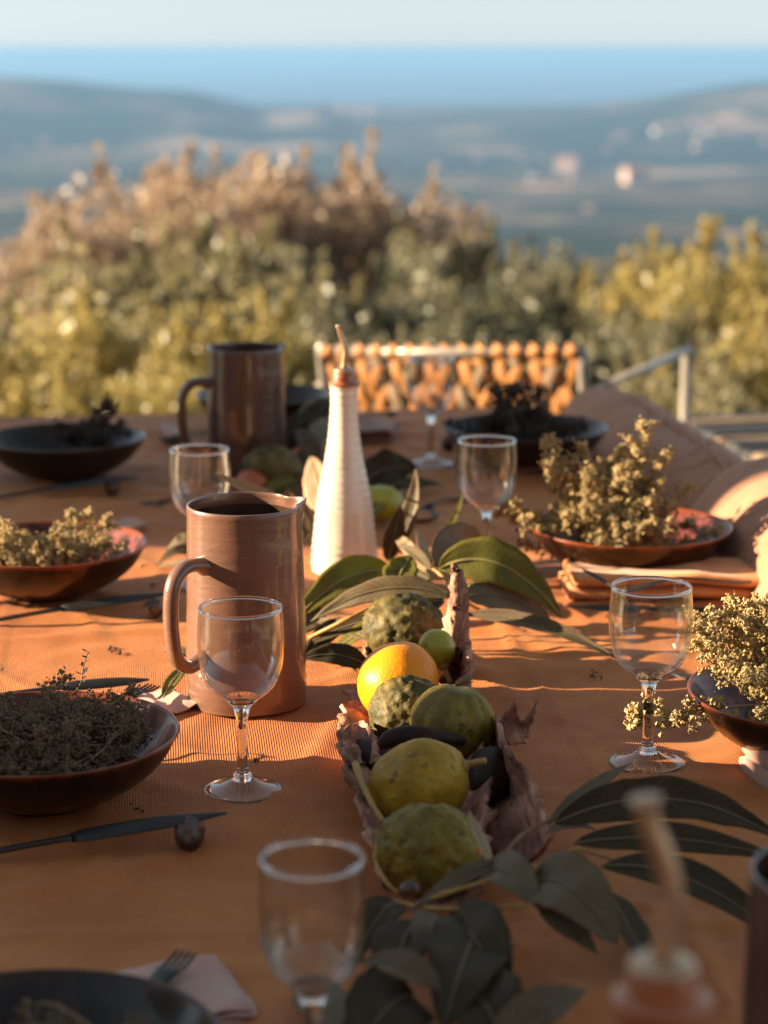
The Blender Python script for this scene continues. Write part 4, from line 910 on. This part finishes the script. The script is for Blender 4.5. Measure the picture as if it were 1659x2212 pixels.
# ------------------------------------------------------------------ bark
def bark(name, A_, Mid, B_, label, nu=64, nv=26, jag=.010, thick=.0035, seed=0, amp=.005):
    A_, Mid, B_ = (spline(x, 8) for x in (A_, Mid, B_)); n = min(len(A_), len(Mid), len(B_))
    def samp(L, t): f = t * (len(L) - 1); i = min(int(f), len(L) - 2); return L[i].lerp(L[i+1], f - i)
    org = samp(Mid, .5).copy(); vs = []; fs = []
    for i in range(nu + 1):
        t = i / nu; a, m_, b = samp(A_, t), samp(Mid, t), samp(B_, t)
        ja = jag * (noise.noise(Vector((t*16, seed, 0))) + .6*noise.noise(Vector((t*45, seed, 1)))); jb = jag * (noise.noise(Vector((t*15, seed, 7))) + .6*noise.noise(Vector((t*42, seed, 9))))
        for j in range(nv + 1):
            s = j / nv; p = a * (1-s)**2 + (m_*2 - (a+b)/2) * 2*s*(1-s) + b * s**2
            ed = (a - m_).normalized() * ja * max(0, 1 - s*4) + (b - m_).normalized() * jb * max(0, 1 - (1-s)*4)
            nz = amp * (noise.noise(Vector((s*3.2, t*2.5, seed+2))) + .55 * noise.noise(Vector((s*11, t*6, seed))) + .3 * noise.noise(Vector((s*24, t*13, seed+5))))
            q = p + ed + Vector((0, 0, nz)) + Vector((nz*.6, 0, 0)); q.z = max(q.z, TZ + .0035); vs.append(q - org)
    for i in range(nu):
        for j in range(nv): fs.append((i*(nv+1)+j, i*(nv+1)+j+1, (i+1)*(nv+1)+j+1, (i+1)*(nv+1)+j))
    o = mesh(name, vs, fs, M['bark']); o.location = org; s = o.modifiers.new('solid', 'SOLIDIFY'); s.thickness = thick; s.offset = 0
    return tag(o, label, 'bark', 'curled pieces of bark in the centrepiece')
# trough under the fruit
bark('bark_piece', [at(762, 1490, .014), at(742, 1535, .018), at(728, 1580, .034), at(745, 1660, .040), at(775, 1740, .034), at(805, 1830, .030), at(830, 1910, .022)],
     [at(880, 1520, .004), at(880, 1580, .004), at(890, 1640, .004), at(905, 1720, .004), at(915, 1800, .004), at(925, 1880, .004), at(935, 1960, .004)],
     [at(1000, 1500, .030), at(1030, 1560, .034), at(1050, 1620, .036), at(1060, 1690, .034), at(1060, 1770, .030), at(1050, 1850, .028), at(1050, 1920, .02)],
     'long curled bark trough holding the citrus fruit', seed=1, jag=.012)
bark('bark_piece', [at(1074, 1544, .055), at(1090, 1618, .058), at(1122, 1653, .057), at(1151, 1690, .055), at(1172, 1740, .050), at(1190, 1810, .040)],
     [at(1074, 1580, .036), at(1090, 1655, .030), at(1108, 1705, .024), at(1122, 1755, .020), at(1138, 1800, .016), at(1158, 1852, .012)],
     [at(1060, 1600, .024), at(1066, 1665, .016), at(1064, 1722, .010), at(1052, 1765, .006), at(1056, 1830, .005), at(1105, 1870, .005)],
     'broad reddish bark slab leaning outwards on the right of the trough', seed=2, jag=.005, nv=22, amp=.0042)
bark('bark_piece', [at(1075, 1590, .045), at(1082, 1555, .058), at(1098, 1530, .068), at(1112, 1512, .076)],
     [at(1092, 1606, .040), at(1108, 1588, .046), at(1124, 1568, .052), at(1128, 1556, .058)],
     [at(1096, 1606, .042), at(1128, 1604, .044), at(1152, 1560, .056), at(1160, 1512, .074)],
     'horn shaped curl of bark sticking out to the right', seed=3, jag=.005, nu=30, nv=14, amp=.002, thick=.0022)
yb = 1.915
bark('bark_piece', [aty(958, 1395, yb), aty(968, 1340, yb), aty(976, 1280, yb), aty(980, 1222, yb)],
     [aty(982, 1440, yb-.010), aty(986, 1350, yb-.012), aty(990, 1290, yb-.010), aty(986, 1235, yb-.005)],
     [aty(1010, 1480, yb+.01), aty(1008, 1380, yb+.01), aty(1007, 1300, yb+.008), aty(996, 1225, yb)],
     'upright jagged spike of bark behind the lime', seed=4, jag=.007, nu=50, nv=16, thick=.006, amp=.005)
bark('bark_piece', [at(955, 1470, .020), at(975, 1430, .030), at(985, 1400, .05)],
     [at(985, 1480, .010), at(1000, 1455, .02), at(1000, 1410, .045)],
     [at(1012, 1485, .045), at(1018, 1440, .055), at(1010, 1385, .070)],
     'short bark shard at the foot of the upright spike', seed=5, jag=.005, nu=30, nv=12, thick=.005, amp=.006)
bark('bark_piece', [at(790, 1410, .020), at(800, 1370, .030), at(830, 1340, .020)], [at(830, 1440, .006), at(860, 1420, .005), at(880, 1400, .005)], [at(900, 1450, .012), at(940, 1430, .012), at(960, 1400, .012)],
     'flat bark scrap under the dark citron behind the orange', seed=6, jag=.006, nu=30, nv=12, amp=.004)
bark('bark_piece', [at(735, 1590, .036), at(742, 1620, .042), at(762, 1655, .042)], [at(770, 1560, .030), at(778, 1610, .026), at(790, 1650, .022)], [at(796, 1575, .034), at(812, 1605, .038), at(822, 1645, .038)],
     'dark curled bark strip inside the trough, left of the warty citron', seed=11, jag=.006, nu=30, nv=14, amp=.004, thick=.0025)
bark('bark_piece', [at(790, 1240, .012), at(820, 1222, .020), at(848, 1216, .030)], [at(800, 1255, .010), at(830, 1245, .012), at(856, 1240, .014)], [at(812, 1262, .012), at(840, 1255, .020), at(862, 1236, .028)],
     'small reddish bark piece at the foot of the bottle', seed=9, jag=.004, nu=24, nv=10, amp=.003)
def stick(P, r_, label, mt='stick'):
    P = [Vector(p) for p in P]; o = P[0].copy(); Q = spline([p - o for p in P], 6); n = len(Q); m = MB()
    m.add(*sweep_g(Q, [r_ * (1 + .25*noise.noise(Vector((i*.6, r_*999, 3)))) * (1 - .4*i/n) for i in range(n)], 8)); ob = m.build('twig', M[mt] if mt in M else mt); ob.location = o; return tag(ob, label, 'twig')
stick([at(768, 1650, .050), at(782, 1690, .046), at(800, 1730, .042), at(828, 1775, .036)], .0030, 'brown twig lying along the left side of the yellow green bergamot', 'twig')
stick([at(820, 1800, .030), at(815, 1860, .030), at(835, 1905, .026), at(862, 1930, .02)], .0024, 'thin yellow twig curving round the left of the nearest citron', 'twig')

# ------------------------------------------------------------------ eucalyptus
def leaf(parent, org, P0, P1, width, mt, arch=.01, face=(0, -.45, 1), cup=.18, shape=0, side=0.0, wav=.0, nm='leaf'):
    """lanceolate leaf from P0 to P1; arch lifts the middle, side bends it sideways"""
    P0, P1 = Vector(P0), Vector(P1); d = P1 - P0; L = d.length; f = Vector(face).normalized()
    sd = d.cross(f).normalized(); mid = (P0 + P1)/2 + Vector((0, 0, arch)) + sd * side
    nl, nw = 26, 8; vs = []; fs = []; mi = []
    c = P0*.25 + mid*.5 + P1*.25
    mid2 = mid*2 - (P0+P1)/2
    rg = noise.noise(P0 * 37)
    for i in range(nl + 1):
        t = i / nl; p = P0*(1-t)**2 + mid2*2*t*(1-t) + P1*t*t; tg = ((mid2-P0)*(1-t) + (P1-mid2)*t).normalized()
        s = tg.cross(f).normalized(); nn = s.cross(tg).normalized()
        if shape == 0: wd = math.sin(math.pi * t ** .80) ** .85 * (1 - .10*t)
        elif shape == 1: wd = max(0, math.sin(math.pi * t ** .62)) ** .62
        else: wd = math.sin(math.pi * min(t*1.02, 1) ** .9) ** 1.1
        wd = max(wd, .02) * width * .5 * (1 + .08*noise.noise(Vector((t*9, rg*9, 2))) + .05*noise.noise(Vector((t*30, rg*9, 7))))
        for j in range(nw + 1):
            a = -1 + 2*j/nw
            q = p + s*wd*a + nn*(cup*wd*(abs(a)**1.5)) + nn*(wav*wd*math.sin(t*13+rg*9)*abs(a)) + nn * (.05*width*noise.noise(Vector((t*5, a*1.5, rg*20))))
            if j == nw//2: q -= nn*.0006
            q.z = max(q.z, TZ + .0016)
            vs.append(q - org)
    for i in range(nl):
        for j in range(nw): fs.append((i*(nw+1)+j, i*(nw+1)+j+1, (i+1)*(nw+1)+j+1, (i+1)*(nw+1)+j)); mi.append(0)
    # midrib: a thin raised vein down the centre
    o = len(vs); rp = []
    for i in range(nl + 1): rp.append(vs[i*(nw+1) + nw//2] + f*.0005)
    a, b = sweep_g(rp, [max(.00085*(1 - .75*i/nl) * (width/.026)**.5, .0002) for i in range(nl+1)], 4)
    vs += a; fs += [tuple(k+o for k in q) for q in b]; mi += [1]*len(b)
    me_uv = [(0.0, 0.0)] * len(vs)
    for i in range(nl + 1):
        for j in range(nw + 1): me_uv[i*(nw+1)+j] = (i/nl, -1 + 2*j/nw)
    ob = mesh(nm, vs, fs, [mt, M['rib_dark'] if mt in (M['leaf_dark'], M['leaf_grey'], M['leaf_brown']) else M['rib']], parent, mi=mi)
    uvl = ob.data.uv_layers.new(name='UVMap')
    uvl.data.foreach_set('uv', [c for lp in ob.data.loops for c in me_uv[lp.vertex_index]])
    s = ob.modifiers.new('solid', 'SOLIDIFY'); s.thickness = .00035
    return ob
def stem(parent, org, P, r0, r1, mt=None, up=None):
    Q = spline([Vector(p) - org for p in P], 6); n = len(Q); m = MB()
    m.add(*sweep_g(Q, [(r0 + (r1-r0)*i/(n-1)) * (1.35 if i % 6 == 0 and 0 < i < n-1 else 1) for i in range(n)], 8)); return m.build('stem', mt or M['twig'], parent)
def branch(label, org, leaves, stems, name='eucalyptus_branch', cat='branch', grp=None):
    org = Vector(org); org.z = TZ + .002; t = thing(name, org, label, cat, grp)
    for l in leaves: leaf(t, org, *l[0], **(l[1] if len(l) > 1 else {}))
    for s in stems: stem(t, org, *s)
    return t
G, GR, DK, BR, PL = (M[k] for k in ('leaf', 'leaf_grey', 'leaf_dark', 'leaf_brown', 'leaf_pale'))
branch('eucalyptus branch with broad olive leaves between the near jug and the dark citron', at(800, 1400), [
    ((at(845, 1235, .060), at(635, 1345, .022), .0400, G), dict(arch=.018, face=(-.15, -1, .55))),
    ((at(976, 1290, .060), at(672, 1342, .030), .0260, GR), dict(arch=.020, face=(0, -1, .55), cup=.1)),
    ((at(835, 1335, .045), at(645, 1402, .012), .0170, DK), dict(arch=.006, face=(0, -.8, .8))),
    ((at(700, 1320, .03), at(630, 1382, .010), .028, GR), dict(arch=.004, face=(0, -.8, .8))),
    ((at(835, 1350, .04), at(705, 1425, .006), .0210, G), dict(arch=.008, face=(-.4, -.6, .8))),
    ((at(800, 1440, .008), at(650, 1425, .018), .0280, DK), dict(arch=.008, face=(0, -.6, .8))),
    ((at(745, 1340, .03), at(655, 1425, .008), .024, DK), dict(arch=.004, face=(0, -.7, .8))),
    ((at(885, 1312, .05), at(770, 1350, .03), .016, PL), dict(arch=.004, face=(0, -.8, .8))),
    ((at(945, 1288, .05), at(845, 1345, .03), .018, G), dict(arch=.008, face=(0, -.8, .8))),
    ((at(820, 1300, .03), at(655, 1290, .02), .026, DK), dict(arch=.010, face=(0, -.8, .8))),
    ((at(800, 1385, .03), at(670, 1340, .02), .018, BR), dict(arch=.006, face=(0, -.8, .8))),
    ((at(700, 1395, .01), at(770, 1452, .004), .018, G), dict(arch=.006, face=(.3, -.6, .8))),
], [([at(668, 1378, .022), at(745, 1340, .044), at(812, 1308, .056), at(850, 1298, .060), at(900, 1305, .054)], .0022, .0012),
    ([at(812, 1308, .052), at(860, 1312, .048), at(900, 1330, .045)], .0014, .0009), ([at(735, 1345, .035), at(760, 1350, .035), at(800, 1352, .03)], .0012, .0008)])
branch('eucalyptus branch with large leaves spreading right behind the bark spike', at(990, 1300), [
    ((at(948, 1228, .062), at(1214, 1335, .014), .0500, G), dict(arch=.030, face=(.15, -1, .5), cup=.15)),
    ((at(1000, 1290, .040), at(1190, 1342, .006), .0400, BR), dict(arch=.012, face=(.1, -.8, .8))),
    ((at(1003, 1328, .034), at(1342, 1428, .004), .0170, BR), dict(arch=.012, face=(.2, -.9, .6), cup=.5)),
    ((at(852, 1262, .058), at(886, 1200, .080), .0360, G), dict(arch=0, face=(-.2, -1, .35), shape=1)),
    ((at(946, 1226, .058), at(1042, 1185, .055), .0420, BR), dict(arch=.018, face=(.1, -1, .3), shape=1)),
    ((at(950, 1230, .055), at(1000, 1172, .060), .0240, G), dict(arch=.012, face=(-.4, -1, .3), shape=1)),
    ((at(1005, 1265, .04), at(1100, 1318, .02), .0220, G), dict(arch=.006, face=(.1, -.8, .8))),
    ((at(920, 1235, .05), at(845, 1150, .055), .016, PL), dict(arch=.004, face=(0, -1, .3))),
    ((at(925, 1225, .055), at(900, 1145, .066), .0160, PL), dict(arch=.002, face=(.3, -1, .3))),
    ((at(930, 1230, .06), at(860, 1180, .055), .0140, GR), dict(arch=.006, face=(0, -1, .5))),
    ((at(960, 1300, .04), at(890, 1330, .03), .0200, DK), dict(arch=.006, face=(0, -1, .5))),
    ((at(930, 1255, .04), at(830, 1230, .02), .0220, DK), dict(arch=.006, face=(0, -1, .5))),
], [([at(1060, 1330, .010), at(1000, 1295, .045), at(950, 1240, .060), at(925, 1225, .058)], .0022, .0012), ([at(900, 1262, .058), at(950, 1248, .060), at(990, 1262, .05)], .0014, .001),
    ([at(905, 1262, .055), at(930, 1285, .045), at(950, 1300, .04)], .0014, .001)])
branch('eucalyptus branch with tall upright leaves standing right of the bottle', at(850, 1210), [
    ((aty(830, 1205, 2.28), aty(898, 1012, 2.28), .0230, GR), dict(arch=0, face=(-.5, -.9, .1), side=.012, cup=.35)),
    ((aty(838, 1212, 2.27), aty(866, 1090, 2.27), .0270, DK), dict(arch=0, face=(.4, -.9, .1), side=0, cup=.2)),
    ((aty(905, 1240, 2.24), aty(1002, 1062, 2.30), .0120, G), dict(arch=0, face=(-.3, -.9, .1), side=.006)),
    ((aty(940, 1205, 2.24), aty(975, 1130, 2.26), .0110, G), dict(arch=0, face=(-.3, -.9, .1))),
    ((aty(880, 1190, 2.35), aty(850, 1150, 2.35), .0190, DK), dict(arch=0, face=(.1, -.9, .3), shape=1)),
], [([at(940, 1300, .012), at(900, 1250, .03), at(850, 1215, .03), at(825, 1205, .03)], .0018, .001)])
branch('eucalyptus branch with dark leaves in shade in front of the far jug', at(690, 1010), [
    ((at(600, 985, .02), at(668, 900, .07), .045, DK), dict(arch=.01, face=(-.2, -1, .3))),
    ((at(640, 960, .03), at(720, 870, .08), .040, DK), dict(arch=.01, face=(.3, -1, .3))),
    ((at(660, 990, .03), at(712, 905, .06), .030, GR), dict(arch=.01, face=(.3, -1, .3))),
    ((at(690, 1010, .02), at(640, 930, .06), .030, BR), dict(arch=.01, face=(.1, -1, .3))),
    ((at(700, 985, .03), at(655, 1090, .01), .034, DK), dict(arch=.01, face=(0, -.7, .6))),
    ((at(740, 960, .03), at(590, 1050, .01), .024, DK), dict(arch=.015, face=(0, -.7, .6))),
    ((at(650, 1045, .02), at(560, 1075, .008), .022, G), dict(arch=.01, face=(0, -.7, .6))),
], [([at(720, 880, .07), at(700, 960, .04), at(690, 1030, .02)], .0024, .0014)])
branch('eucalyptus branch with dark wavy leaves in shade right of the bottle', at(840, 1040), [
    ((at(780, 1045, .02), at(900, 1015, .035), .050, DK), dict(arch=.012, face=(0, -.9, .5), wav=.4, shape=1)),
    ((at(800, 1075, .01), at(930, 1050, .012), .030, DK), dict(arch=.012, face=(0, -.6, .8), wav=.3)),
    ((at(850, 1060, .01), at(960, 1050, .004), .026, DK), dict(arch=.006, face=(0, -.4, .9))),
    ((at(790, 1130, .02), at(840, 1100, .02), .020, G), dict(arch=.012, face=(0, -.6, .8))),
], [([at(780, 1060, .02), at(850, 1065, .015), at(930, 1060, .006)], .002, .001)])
def loose(label, *a, **k):
    k.setdefault('nm', 'fallen_leaf'); P0 = Vector(a[0]); o = leaf(None, P0, *a, **k); o.location = P0; tag(o, label, 'leaf'); return o
loose('broad pinkish leaf leaning against the left side of the bottle', aty(700, 1100, 2.38), aty(672, 985, 2.45), .038, PL, arch=0, face=(-.2, -1, .3), shape=1, cup=.1)
loose('tan leaf rising from behind the near jug rim', aty(600, 1072, 2.25), aty(466, 1022, 2.25), .014, PL, arch=-.003, face=(0, -1, .5))
loose('pale leaf at the left foot of the bottle', aty(660, 1160, 2.3), aty(620, 1060, 2.3), .030, BR, arch=0, face=(-.4, -1, .4), shape=1)
loose('green lance shaped leaf lying left of the near jug foot', at(352, 1508, .006), at(412, 1438, .012), .0150, G, arch=.006, face=(0, -.3, 1))
loose('tiny pale leaf touching the handle of the near jug', at(420, 1432, .02), at(352, 1408, .024), .0085, GR, arch=.008, face=(0, -.6, 1))
branch('dark eucalyptus leaves on the cloth left of the near jug handle', at(385, 1195), [
    ((at(425, 1200, .012), at(345, 1215, .006), .020, DK), dict(arch=.010)), ((at(430, 1175, .02), at(360, 1190, .010), .022, GR), dict(arch=.010)),
    ((at(420, 1215, .01), at(340, 1225, .004), .010, PL), dict(arch=.002)), ((at(420, 1160, .02), at(385, 1175, .020), .022, DK), dict(arch=.008))],
    [([at(300, 1222, .003), at(360, 1219, .004), at(430, 1212, .008)], .0014, .0018)])
# foreground
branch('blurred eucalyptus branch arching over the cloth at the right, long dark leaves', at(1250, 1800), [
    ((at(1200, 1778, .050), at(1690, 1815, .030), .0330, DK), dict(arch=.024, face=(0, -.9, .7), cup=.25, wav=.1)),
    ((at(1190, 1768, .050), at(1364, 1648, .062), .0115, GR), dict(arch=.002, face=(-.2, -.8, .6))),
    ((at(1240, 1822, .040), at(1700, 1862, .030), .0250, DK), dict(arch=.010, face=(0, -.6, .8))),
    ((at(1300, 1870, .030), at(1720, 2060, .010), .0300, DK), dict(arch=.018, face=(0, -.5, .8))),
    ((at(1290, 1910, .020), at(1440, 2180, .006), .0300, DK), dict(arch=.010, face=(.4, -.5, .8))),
    ((at(1180, 1800, .045), at(1290, 1795, .04), .0100, BR), dict(arch=.006)),
], [([at(1060, 1890, .035), at(1120, 1810, .045), at(1190, 1772, .050), at(1230, 1765, .052)], .0016, .0010, M['stick']),
    ([at(1190, 1850, .04), at(1250, 1835, .04), at(1330, 1860, .03)], .0018, .001)])
branch('blurred eucalyptus branch with round grey leaves below the nearest citron', at(1050, 1950), [
    ((at(1150, 1900, .055), at(1330, 2040, .040), .0470, GR), dict(arch=.014, face=(.1, -.75, .7), shape=1, cup=.12)),
    ((at(1050, 1880, .050), at(1160, 1960, .050), .0300, GR), dict(arch=.010, face=(0, -.75, .7), shape=1)),
    ((at(1060, 1868, .052), at(1012, 1750, .075), .0105, PL), dict(arch=0, face=(.5, -.8, .3))),
    ((at(1160, 1940, .050), at(1290, 2060, .030), .020, GR), dict(arch=.002, face=(0, -.75, .7))),
    ((at(900, 1990, .04), at(830, 2180, .02), .040, DK), dict(arch=.010, face=(-.2, -.75, .7))),
    ((at(960, 1990, .04), at(1090, 2150, .03), .048, DK), dict(arch=.012, face=(0, -.75, .7), shape=1)),
    ((at(1040, 2010, .04), at(960, 2220, .03), .050, DK), dict(arch=.012, face=(0, -.75, .7), shape=1)),
    ((at(930, 1970, .045), at(905, 2075, .035), .020, GR), dict(arch=.006, face=(0, -.75, .7))),
    ((at(860, 1950, .04), at(770, 2080, .02), .030, DK), dict(arch=.010, face=(-.3, -.75, .7))),
    ((at(1080, 1860, .055), at(890, 1965, .045), .012, GR), dict(arch=.004, face=(0, -.75, .7))),
    ((at(890, 2150, .03), at(760, 2300, .02), .050, DK), dict(arch=.01, face=(0, -.75, .7), shape=1)),
    ((at(1000, 2130, .03), at(1110, 2300, .02), .050, DK), dict(arch=.01, face=(0, -.75, .7), shape=1)),
], [([at(840, 1945, .035), at(930, 1962, .045), at(1040, 1962, .05), at(1150, 1955, .055)], .0016, .0012), ([at(900, 1955, .045), at(960, 1930, .05), at(1080, 1895, .056), at(1140, 1872, .058), at(1240, 1880, .05)], .0016, .0012),
    ([at(905, 1950, .045), at(950, 1910, .05), at(1000, 1880, .05)], .0012, .001), ([at(1090, 1895, .056), at(1105, 1870, .056), at(1110, 1845, .058)], .0012, .001),
    ([at(970, 1960, .045), at(1000, 1990, .045), at(1020, 2020, .04)], .0012, .001)])
loose('blurred grey green leaf between the nearest glass stem and the dark leaves', at(950, 2135, .05), at(775, 2082, .045), .0190, GR, arch=.008, face=(0, -.7, .7))
loose('pale grey leaf at the bottom edge, pointing up right', at(1060, 2260, .04), at(1268, 2140, .050), .0260, GR, arch=.006, face=(0, -.7, .7))
loose('grey leaf low at the bottom edge beside the nearest glass', at(640, 2140, .010), at(780, 2250, .020), .0300, GR, arch=.006, face=(0, -.7, .7))
pod([at(866, 1928, .035), at(885, 1918, .04), at(905, 1922, .038)], .006, 'small pinkish dry nut under the nearest citron', 'stone')
# crumbs of dry leaf on the cloth near the bottom left
m = MB(); rg = random.Random(3)
for k in range(110):
    u, v = rg.choice(((345, 1700), (300, 1745), (1175, 1235), (1450, 1560), (330, 1260), (745, 2055), (770, 2075), (800, 2040), (825, 2025), (735, 2080), (1290, 1460), (250, 1400), (560, 1640))); p = at(u + rg.gauss(0, 9), v + rg.gauss(0, 6), .0022) ; r_ = rg.uniform(.0008, .0028)
    rot = Matrix.Rotation(rg.uniform(0, 6), 3, 'Z'); m.add([p + rot @ (Vector(q) * r_ * (1 if i % 2 else .5)) for i, q in enumerate(oct_v)], oct_f)
tag(m.build('dry_leaf_crumbs', M['herb_black'], smooth=False), kind='stuff')
stick([at(30, 1560, .035), at(45, 1515, .045), at(75, 1498, .05), at(105, 1505, .05), at(108, 1530, .045), at(96, 1548, .04)], .0011, 'curled pale stem looping over the brown herbs near the left edge', 'herb_stem')

# ------------------------------------------------------------------ orange woven lounge chair behind the table
A0 = Vector((.387, 3.93)); A1 = Vector((-.10, 4.20)); ad = Vector((.455, .89)).normalized()     # back posts, arm direction
ch = thing('woven_chair', (A0.x, A0.y, 0), 'pale framed lounge chair with an orange woven back, beyond the far end of the table', 'chair')
o3 = Vector((A0.x, A0.y, 0)); acr = (A1 - A0); w_ = acr.length; acr.normalize()
def C3(s, f, z): q = A0 + acr * (s*w_) + ad * f; return Vector((q.x, q.y, z * (1 - .048*s))) - o3
def bar(P, r_, name, mt, flat=1.0): m = MB(); m.add(*sweep_g([Vector(p) for p in P], r_, 10, flat=flat, up=Vector((ad.x, ad.y, 0)) if 'strap' in name and name != 'seat_strap' else Vector((0, 0, 1)))); return m.build(name, mt, ch)
ZB = .775
bar(spline([C3(0, .0, .40), C3(0, -.02, .6), C3(0, -.05, ZB)], 4), .011, 'back_post', M['white_metal']); bar(spline([C3(1, .0, .40), C3(1, -.02, .6), C3(1, -.05, ZB), C3(.99, -.05, ZB+.008)], 4), .011, 'back_post', M['white_metal'])
bar([C3(-.01, -.05, ZB), C3(.5, -.06, ZB), C3(1.01, -.05, ZB)], .011, 'top_rail', M['white_metal'])
bar([C3(-.01, 0, .42), C3(1.01, 0, .42)], .011, 'bottom_rail', M['white_metal'])
for s in (-.03, 1.03):
    bar([C3(s, -.02, .700), C3(s, .50, .712)], .015, 'armrest', M['white_metal'], flat=.35); bar([C3(s, .49, .708), C3(s, .49, .0)], .012, 'front_leg', M['white_metal'])
    bar([C3(s, -.03, .698), C3(s, .0, .40), C3(s, -.06, 0)], .011, 'rear_leg', M['white_metal'])
bar([C3(0, .5, .40), C3(1, .5, .40)], .011, 'seat_rail', M['white_metal'])
nst = 15
for k in range(nst):       # wraps over the top rail
    s = (k + .5) / nst
    bar([C3(s-.010, -.036, ZB-.020), C3(s-.004, -.066, ZB-.004), C3(s, -.066, ZB+.008), C3(s+.004, -.050, ZB+.0145), C3(s+.010, -.034, ZB-.02)], .0120, 'strap', M['strap'], flat=.2)
for d_ in (-1, 1):         # diagonal weave, two crossing sets
    for k in range(-4, nst + 4):
        P = []
        for i in range(9):
            z = ZB - .012 - i * .043; s = (k + .5) / nst + d_ * .30 * i / 8 * (1 + .05 * math.sin(k * 2.3)) - d_ * .15
            if -.005 <= s <= 1.005: P.append(C3(s, -.052*(z-.40)/.365 + (.007 if (i + k) % 2 else -.007) * d_, z))
        if len(P) > 2: bar(spline(P, 2), .0100 + .0015 * math.sin(k * 5.1), 'strap', M['strap'] if (k + d_) % 4 else M['tan'], flat=.14)
for k in range(5):
    z = .60 - k * .043; P = [C3(s/20, -.052*(z-.40)/.365 + (.009 if s % 2 else -.009), z + .004*math.sin(s*1.7)) for s in range(21)]
    bar(P, .0095, 'cross_strap', M['strap'], flat=.2)
for k in range(9):
    f = .03 + k*.055; bar([C3(0, f, .405), C3(1, f, .405)], .020, 'seat_strap', M['strap'], flat=.12)
# striped stool behind the cushions
st2 = thing('woven_stool', (.93, 4.42, 0), 'low stool woven in black and tan stripes behind the cushions at right', 'stool', rz=R(-77))
for k in range(9):
    x0 = -.30 + k*.067; m = MB(); m.add(*box_g(x0+.002, x0+.065, -.24, .24, .475+.004*(k%2), .525+.004*(k%2))); bevel(m.build('woven_band', M['tan'] if k % 3 == 1 else M['blackweave'], st2, smooth=False), .012, 3)
for sy in (-1, 1):
    m = MB(); m.add(*sweep_g([Vector((-.32, sy*.25, .50)), Vector((.32, sy*.25, .50))], .014, 10)); m.build('side_rail', M['white_metal'], st2)
    for sx in (-1, 1):
        m = MB(); m.add(*sweep_g([Vector((sx*.30, sy*.25, .49)), Vector((sx*.30, sy*.25, 0))], .013, 10)); m.build('leg', M['white_metal'], st2)

# ------------------------------------------------------------------ bench and cushions on the right
bn = thing('bench', (.72, 2.6, 0), 'wooden bench along the right side of the table, under the cushions', 'bench', rz=TROT)
for k in range(4): m = MB(); m.add(*box_g(-.19+k*.10, -.10+k*.10, -1.35, 1.35, .37, .40)); bevel(m.build('slat', M['wood'], bn, smooth=False), .004)
for sx in (-.16, .16):
    for sy in (-1.25, 0, 1.25): m = MB(); m.add(*box_g(sx-.03, sx+.03, sy-.03, sy+.03, 0, .37)); bevel(m.build('leg', M['wood'], bn, smooth=False), .004)
def cushion(loc, sx, sy, sz, rz, label, seed, lean=0.0, rx=0.0):
    t = thing('cushion', loc, label, 'cushion', rz=rz)
    vs, fs = ico_g(7); out = []
    def shape(p):
        e = (abs(p.x)**2.4 + abs(p.y)**5.0 + abs(p.z)**3.2) ** (-1/3.2); q = p * min(e, 1.35)
        n_ = .05 * noise.noise(q*1.3 + Vector((seed, 0, 0)))
        r1 = 1 - abs(noise.noise(Vector((q.x*1.1, q.y*5.5 + 1.2*q.z + 1.1*noise.noise(q*2.1), seed*3)))) * 6
        r2 = 1 - abs(noise.noise(Vector((q.x*2.1, q.y*11 - 1.6*q.z + 1.4*noise.noise(q*3.1), seed*5)))) * 5
        k = 1 + n_ - .020 * max(r1, 0) - .012 * max(r2, 0) * (.4 + noise.noise(q*2 + Vector((9, seed, 0))))
        k -= .05 * math.exp(-(q.x / .05) ** 2) * 0
        return Vector((q.x*k*sx + lean*q.z*sz, q.y*(1 - .04*abs(q.z))*sy*k, q.z*k*sz))
    mesh('cover', [shape(p) for p in vs], fs, M['cushion'], t)
    ring = []
    for k in range(97):
        a = 2*math.pi*k/96; p = Vector((0, math.cos(a), math.sin(a))); ring.append(shape(p) * 1.006)
    m = MB(); m.add(*sweep_g(ring, .0045, 8, up=Vector((1, 0, 0)))); m.build('piping', M['cushion'], t)
    return t
cushion((.392, 3.15, .600), .082, .47, .185, TROT + R(1), 'long rust brown velvet cushion behind the far right bowls, reaching the orange chair', 2.0, .12)
cushion((.505, 2.33, .662), .150, .33, .180, TROT + R(-1), 'plump rust brown velvet cushion at the right edge of the frame, behind the herb bowl', 5.0, .10)
print('triangles', sum(len(o.data.polygons) for o in bpy.data.objects if o.type == 'MESH'))
